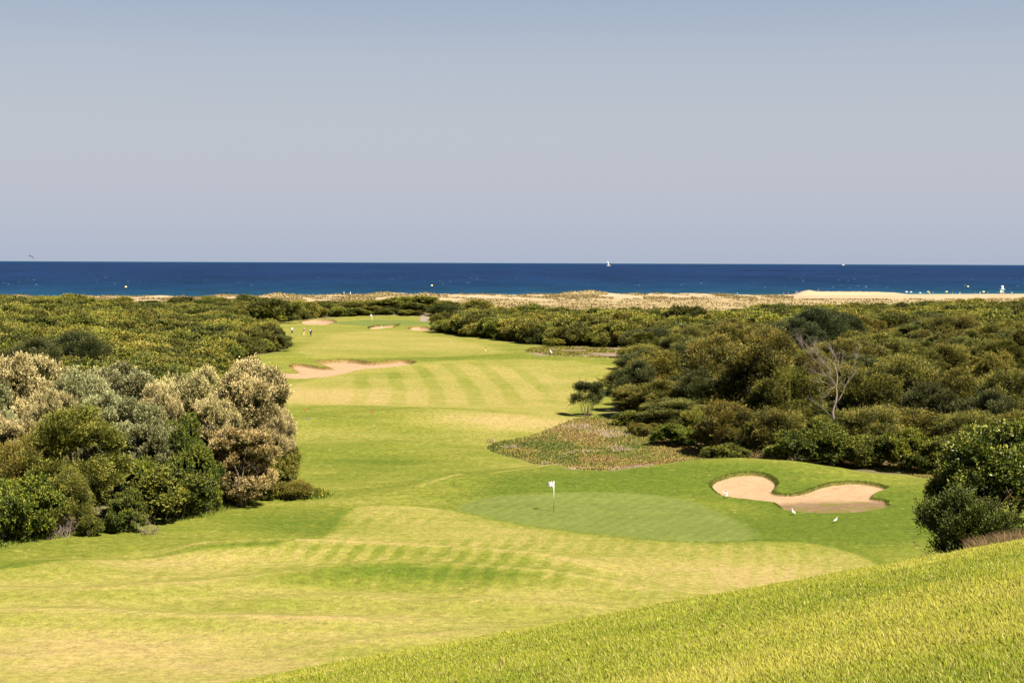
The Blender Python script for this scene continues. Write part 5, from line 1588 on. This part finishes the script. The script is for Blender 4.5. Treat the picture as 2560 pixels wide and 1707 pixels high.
def egret(label, x, y, rz, pose, s=1.0):
    t = None
    if pose == 'stand':      # neck stretched up
        J = [(0, 0, .30, .085, .075), (0, -.14, .25, .05), (0, -.24, .20, .018), (0, .10, .38, .06), (0, .15, .46, .034), (0, .15, .54, .027), (0, .17, .585, .034)]
        E = [(0, 1), (1, 2), (0, 3), (3, 4), (4, 5), (5, 6)]; bk = [(0, .20, .585), (0, .28, .57)]
    elif pose == 'walk':     # neck hunched forward
        J = [(0, 0, .30, .08, .075), (0, -.16, .27, .045), (0, -.26, .235, .016), (0, .10, .36, .055), (0, .15, .43, .034), (0, .13, .49, .03), (0, .17, .525, .035)]
        E = [(0, 1), (1, 2), (0, 3), (3, 4), (4, 5), (5, 6)]; bk = [(0, .20, .52), (0, .28, .50)]
    else:
        J = [(0, 0, .33, .075, .07), (0, -.12, .25, .045), (0, -.2, .19, .016), (0, .08, .42, .05), (0, .12, .49, .033), (0, .10, .54, .03), (0, .14, .57, .034)]
        E = [(0, 1), (1, 2), (0, 3), (3, 4), (4, 5), (5, 6)]; bk = [(0, .17, .57), (0, .25, .56)]
    b = link('egret', skin_mesh('egret_body', J, E, feather, 2), loc=(x, y, gz(x, y))); b.rotation_euler.z = rz; b.scale = (s,) * 3
    tag(b, label, 'bird', 'white egrets on the grass')
    mb = MB(); mb.tube(bk, [.013, .003], 6); mb.build('beak', beakm, b)
    for q in (-1, 1):
        mb = MB(); k = .05 * q if pose == 'walk' else .015 * q
        mb.tube([(q * .03, 0, .25), (q * .032, -.02 + k, .14), (q * .032, .0 + k * 2, .015)], [.011, .008, .008], 6)
        for a in (-.5, 0, .5): mb.tube([(q * .032, k * 2, .012), (q * .032 + .05 * math.sin(a), k * 2 + .06 * math.cos(a), .006)], [.006, .004], 4)
        mb.build('leg', legm, b)
        if pose == 'flap':
            w_ = [(0, 0, .38, .05, .02), (q * .16, -.01, .52, .06, .016), (q * .30, -.03, .56, .06, .012), (q * .44, -.06, .64, .03, .008)]
            link('wing', skin_mesh('egret_wing', w_, [(0, 1), (1, 2), (2, 3)], feather, 2), b)
        else:
            link('wing', skin_mesh('egret_wing', [(q * .065, .06, .34, .05, .016), (q * .075, -.06, .30, .055, .016), (q * .05, -.22, .23, .02, .01)], [(0, 1), (1, 2)], feather, 2), b)
    return b


egret('white egret flapping its raised wings at the front edge of the bunker', *foot(1817, 1246), -.4, 'flap', .85)
egret('white egret standing tall in front of the bunker', *foot(1983, 1288), .5, 'stand', .85)
egret('white egret walking on the rough, nearest to the bush', *foot(2089, 1308), -.9, 'walk', .8)
egret('tiny white bird on the purple soil patch beyond the fairway', *foot(1377, 886), .6, 'stand', 1.4)


def gull():
    d = 190.0; p = at(78, 641, d)
    b = link('gull', skin_mesh('gull_body', [(0, 0, 0, .045), (0, .12, .015, .04), (0, .2, .03, .026), (0, -.14, 0, .03), (0, -.24, 0, .014)], [(0, 1), (1, 2), (0, 3), (3, 4)], plain('gull_body_grey', (.06, .055, .06), .8), 2), loc=p)
    b.rotation_euler = (.05, .35, 1.3)
    tag(b, 'dark bird gliding over the horizon at the far left', 'bird')
    wing = plain('dark_wing', (.012, .010, .014), .8)
    for q in (-1, 1):
        link('wing', skin_mesh('gull_wing', [(0, .03, .01, .05, .012), (q * .2, .05, .07, .055, .01), (q * .38, .0, .0, .045, .008), (q * .52, -.08, -.16, .02, .006)], [(0, 1), (1, 2), (2, 3)], wing, 2), b)
    mb = MB(); mb.tube([(0, .21, .03), (0, .26, .02)], [.01, .003], 5); mb.build('beak', beakm, b)


gull()

# ------------------------------------------------------------------ boats and buoys
def sail_mesh(name, pts, mat, th=.06):
    V = [(x, -th / 2 + .25 * math.sin(k), z) for k, (x, z) in enumerate(pts)] + [(x, th / 2 + .25 * math.sin(k), z) for k, (x, z) in enumerate(pts)]
    n = len(pts); mb = MB()
    mb.add(V, [tuple(range(n))[::-1], tuple(range(n, 2 * n))] + [(i, (i + 1) % n, n + (i + 1) % n, n + i) for i in range(n)]); return mb.mesh(name, mat, False)


def hull_mb(L_, W, H):
    mb = MB(); secs = []
    for x, w_, lo, hi in ((-.5, .30, .3, .95), (-.3, .46, .1, .9), (0, .5, 0, .9), (.25, .38, .05, 1.0), (.42, .16, .2, 1.1), (.5, .02, .6, 1.2)):
        secs.append([(x * L_, -w_ * W, hi * H), (x * L_, -w_ * W * .75, lo * H + .25 * H), (x * L_, 0, lo * H - .15 * H), (x * L_, w_ * W * .75, lo * H + .25 * H), (x * L_, w_ * W, hi * H)])
    V = [p for s in secs for p in s]; f = []
    for i in range(len(secs) - 1):
        for j in range(4): f.append((i * 5 + j, i * 5 + 5 + j, i * 5 + 6 + j, i * 5 + 1 + j))
        f.append((i * 5 + 4, i * 5 + 9, i * 5 + 5, i * 5))
    f.append((0, 1, 2, 3, 4)); mb.add(V, f); return mb


p = raycast(1521.5, 664.6, lambda X, Y: np.zeros_like(X)) if False else None
hy = lambda px: YH + (px - 1280) * ROLL
dS = ZC * F / (664.8 - hy(1521))
sc_ = dS / F * 9.2
x = ray(1521, 664)[0] * dS
t = thing('sailboat', 'white sailing boat with narrow hoisted sail near the horizon', 'boat', (x, dS, .0))
hull = hull_mb(sc_, sc_ * .26, sc_ * .15).build('hull', wpaint, t)
mb = MB(); mb.box((-sc_ * .18, 0, sc_ * .20), (sc_ * .42, sc_ * .16, sc_ * .09)); mb.build('cabin', plain('pink_deck', (.55, .30, .30), .6), t)
mb = MB(); mb.tube([(-sc_ * .05, 0, sc_ * .1), (-sc_ * .22, 0, sc_ * 1.45)], [sc_ * .014, sc_ * .008], 6); mb.build('mast', wpaint, t)
link('mainsail', sail_mesh('mainsail', [(-sc_ * .06, sc_ * .22), (sc_ * .17, sc_ * .22), (sc_ * .05, sc_ * .6), (-sc_ * .2, sc_ * 1.4)], white, .05), t, (0, 0, 0))
dM = ZC * F / (663.6 - hy(2108)); x = ray(2108, 661)[0] * dM; sc_ = dM / F * 7
t = thing('motorboat', 'tiny white motorboat on the horizon at the right', 'boat', (x, dM, 0))
hull_mb(sc_, sc_ * .28, sc_ * .16).build('hull', wpaint, t)
mb = MB(); mb.box((-sc_ * .1, 0, sc_ * .24), (sc_ * .36, sc_ * .2, sc_ * .14)); mb.build('cabin', wpaint, t)
buoym = plain('yellow_buoy_paint', (.72, .55, .22), .5)
for cx, cy, lab in ((314.5, 718.6, 'yellow buoy on the sea at the left above the scrub'), (1079.5, 715, 'yellow buoy on the sea above the middle dunes'), (2419.5, 717.5, 'yellow buoy on the sea left of the lifeguard tower')):
    dB = ZC * F / (cy - hy(cx)); x = ray(cx, cy)[0] * dB
    t = thing('buoy', lab, 'buoy', (x, dB, 0), group='yellow buoys')
    mb = MB(); mb.lathe([(.15, -.3), (.75, -.2), (1.0, .25), (.95, .6), (.55, 1.0), (.2, 1.15)], (0, 0, 0), 14); mb.build('float', buoym, t)
    mb = MB(); mb.tube([(0, 0, 1.1), (0, 0, 1.45)], .07, 6); mb.build('topmark', buoym, t)

# ------------------------------------------------------------------ the beach
def beach_at(px, yp=1016):
    u = ray(px, 740)[0]; d = yp * (985 + 400 * u) / 1040; return u * d, d


for cx, dd in ((860, 1008), (876, 1010)):
    x, y = beach_at(cx, dd); z = gz(x, y); zt = ZC + ray(cx, 730.6)[2] * y
    mb = MB(); mb.tube([(0, 0, -.3), (0, 0, (zt - z) * .5), (0, 0, zt - z)], [.17, .16, .14], 8)
    mb.lathe([(.16, 0), (.22, .08), (.1, .2)], (0, 0, zt - z), 8)
    tag(mb.build('beach_pole', plain('grey_white_pole', (.62, .62, .60), .6) if 'grey_white_pole' not in bpy.data.materials else bpy.data.materials['grey_white_pole'], loc=(x, y, z)),
        'white pole at the shore, ' + ('the left of a pair' if cx == 860 else 'the right and taller of a pair'), 'pole', 'pair of white poles')

# lifeguard tower
x, y = beach_at(2505, 1020); z = gz(x, y); k = y / F
t = thing('lifeguard_tower', 'white lifeguard tower on thin legs at the water edge', 'lifeguard tower', (x, y, z))
for qx in (-.6, .6):
    for qy in (-.6, .6):
        mb = MB(); mb.tube([(qx * 1.3, qy * 1.3, -.2), (qx, qy, 3.1)], .10, 6); mb.build('leg', wpaint, t)
mb = MB()
for q in (-1, 1):
    mb.tube([(-.75 * q, -.7, .4), (.65 * q, -.65, 2.9)], .07, 5)
mb.build('cross_brace', wpaint, t)
mb = MB(); mb.box((0, 0, 3.25), (3.4, 2.4, .35)); mb.build('platform', plain('pale_blue_platform', (.35, .55, .66), .6), t)
mb = MB(); mb.box((.1, 0, 4.45), (1.25, 1.3, 2.0)); mb.build('cabin', wpaint, t)
mb = MB(); mb.add([(-.95, -.85, 5.45), (.95, -.85, 5.45), (.95, .85, 5.45), (-.95, .85, 5.45), (-.5, -.4, 5.75), (.5, -.4, 5.75), (.5, .4, 5.75), (-.5, .4, 5.75)], [(3, 2, 1, 0), (4, 5, 6, 7), (0, 1, 5, 4), (1, 2, 6, 5), (2, 3, 7, 6), (3, 0, 4, 7)]); mb.build('roof', wpaint, t)
mb = MB(); mb.tube([(-1.4, -1.1, 0), (-.6, -1.1, 3.2)], .06, 5); mb.tube([(-1.9, -1.1, 0), (-1.1, -1.1, 3.2)], .06, 5)
for i in range(7):
    f = (i + .5) / 7; mb.tube([(-1.4 + .8 * f, -1.1, 3.2 * f), (-1.9 + .8 * f, -1.1, 3.2 * f)], .04, 4)
mb.build('ladder', wpaint, t)


def parasol(px, yp, colr, label, tilt=0):
    x, y = beach_at(px, yp)
    t = thing('parasol', label, 'parasol', (x, y, gz(x, y)), group='parasols on the beach'); t.rotation_euler = (0, tilt, 0)
    mb = MB(); mb.tube([(0, 0, -.3), (0, 0, 2.0)], .04, 6); mb.build('pole', wpaint, t)
    mb = MB(); mb.lathe([(1.0, 1.45), (.98, 1.52), (.75, 1.80), (.4, 1.98), (.05, 2.05), (.04, 1.98), (.4, 1.92), (.74, 1.74), (.94, 1.47)], (0, 0, 0), 16)
    nm = 'canopy_' + str(colr); mb.build('canopy', plain(nm, colr, .8) if nm not in bpy.data.materials else bpy.data.materials[nm], t)


Y_ = (.55, .42, .10); Wt = (.55, .58, .58); Gn = (.30, .42, .36)
parasol(2266, 1020, Wt, 'white parasol at the right end of the sand bank, left of its twin')
parasol(2277, 1025, (.42, .50, .56), 'pale blue white parasol beside the leftmost white one')
parasol(2299, 1019, Gn, 'pale green parasol between the white and the first yellow one', .15)
parasol(2320, 1022, Y_, 'yellow parasol, the leftmost of the three yellow ones')
parasol(2366, 1022, (.78, .52, .12), 'orange yellow parasol in the middle of the beach row')
parasol(2458, 1020, (.72, .66, .20), 'yellow green parasol left of the lifeguard tower', .1)
parasol(2502, 1016, (.55, .68, .35), 'light green parasol under the lifeguard tower')

bp = {
    'a': person_parts('bather', skin_m, white, navy, skin_m, hairm, .10, shorts=True, sub=1, bare=True),
    'b': person_parts('stroller', skin_m, white, white, skin_m, hairm, .14, sub=1),
    'c': person_parts('stroller_dark', skin_m, navy, navy, skin_m, hairm, .14, sub=1),
    'd': person_parts('bather_orange', skin_m, orange, orange, skin_m, hairm, .06, sub=1),
    'e': person_parts('bather_red', skin_m, redc, redc, skin_m, hairm, .08, shorts=True, sub=1),
}
BP = [(457.5, 'e', 'person in red on the beach, at the far left of the dunes', 1012), (461, 'c', 'dark clothed person beside the one in red on the far left beach', 1012), (526, 'a', 'bather on the beach behind the left dunes', 1014),
      (1349, 'e', 'person in red on the shore behind the middle dunes', 1016), (1582, 'b', 'person in white on the shore behind the right dune hump', 1014), (1779, 'c', 'dark clothed half of a couple on the shore', 1016), (1784, 'b', 'white clothed half of a couple on the shore', 1016),
      (1843, 'b', 'lone person in white walking along the empty shore', 1014), (1959, 'a', 'bather standing left of the sand heap', 1018), (1971, 'a', 'bather in the shallows left of the sand heap', 1030), (1990, 'b', 'person in white near the foot of the sand heap', 1018), (1994, 'b', 'second person in white near the foot of the sand heap', 1020),
      (2003, 'c', 'dark clothed person right at the foot of the sand heap', 1018), (2045.5, 'a', 'bather standing up on the sand bank beside the heap', 1010), (2324, 'b', 'person in white next to the leftmost yellow parasol', 1018), (2333, 'd', 'person in orange standing between the yellow parasols', 1018),
      (2381, 'a', 'bather sunning right of the orange parasol', 1018), (2399.5, 'b', 'person in white on the beach near the left buoy side of the tower', 1016), (2437, 'a', 'bare skinned bather walking left of the green parasol', 1018), (2450, 'b', 'person in white beside the yellow green parasol', 1016),
      (2470, 'a', 'bather standing right of the yellow green parasol', 1016), (2494, 'c', 'dark clothed person left of the tower legs', 1014), (2511, 'a', 'bather right below the lifeguard tower', 1012), (2529, 'b', 'person in white right of the lifeguard tower', 1014), (2532, 'c', 'dark clothed person right of the lifeguard tower', 1014)]
for px, k, lab, yp in BP:
    x, y = beach_at(px, yp)
    place_person(bp[k], lab, x, y, random.uniform(0, 6.28), 'people on the beach', 1.0)
#PART7
# ------------------------------------------------------------------ light, sky, camera
SUN = Vector((.55, -.62, 1.0)).normalized()
ELEV = math.asin(SUN.z); AZ = math.atan2(SUN.x, SUN.y)
sd = bpy.data.lights.new('sun', 'SUN'); sd.energy = 4.8; sd.angle = R(.5); sd.color = (1, .92, .76)
so = link('sun', sd); so.rotation_euler = SUN.to_track_quat('Z', 'Y').to_euler(); so.location = (0, 0, 60)

w = bpy.data.worlds.new('World'); scene.world = w; w.use_nodes = True
nt = w.node_tree; bg = nt.nodes['Background']; N = nt.nodes.new; L = nt.links.new
sky = N('ShaderNodeTexSky'); sky.sky_type = 'NISHITA'; sky.sun_disc = False
sky.sun_elevation = ELEV; sky.sun_rotation = AZ
sky.altitude = 20; sky.air_density = 1.0; sky.dust_density = 3.0; sky.ozone_density = 2.0
# summer haze: the low sky is greyed towards mauve
tc = N('ShaderNodeTexCoord'); sp = N('ShaderNodeSeparateXYZ'); L(tc.outputs['Generated'], sp.inputs[0])
rp = N('ShaderNodeValToRGB'); L(sp.outputs[2], rp.inputs[0]); el = rp.color_ramp.elements
HAZE = [(0, (3.05, 3.45, 4.3)), (.022, (3.3, 3.6, 4.3)), (.05, (3.5, 3.66, 4.2)), (.085, (3.5, 3.7, 4.1)), (.13, (3.1, 3.45, 4.05)), (.17, (2.4, 2.95, 3.8)), (.3, (1.0, 1.4, 2.2)), (.45, (.42, .75, 1.5)), (1, (.22, .5, 1.2))]
while len(el) < len(HAZE): el.new(.5)
for e, (p, c) in zip(el, HAZE): e.position = p; e.color = (*[x / 8 for x in c], 1)
sc8 = N('ShaderNodeVectorMath'); sc8.operation = 'SCALE'; sc8.inputs['Scale'].default_value = 8; L(rp.outputs[0], sc8.inputs[0])
mx = N('ShaderNodeMix'); mx.data_type = 'RGBA'; mx.inputs[0].default_value = .92
L(sky.outputs[0], mx.inputs[6]); L(sc8.outputs[0], mx.inputs[7])
L(mx.outputs[2], bg.inputs[0]); bg.inputs[1].default_value = .053

cd = bpy.data.cameras.new('camera'); cd.lens = 55; cd.sensor_width = 36; cd.clip_end = 200000; cd.clip_start = .1
co = link('camera', cd); M = CAM.to_4x4(); M.translation = Vector((0, 0, ZC)); co.matrix_world = M
scene.camera = co
vs = scene.view_settings; vs.view_transform = 'Standard'; vs.look = 'None'; vs.gamma = 1; vs.use_curve_mapping = False; vs.exposure = 1.5
scene.cycles.max_bounces = 6; scene.cycles.diffuse_bounces = 2; scene.cycles.transparent_max_bounces = 4
scene.cycles.use_denoising = True
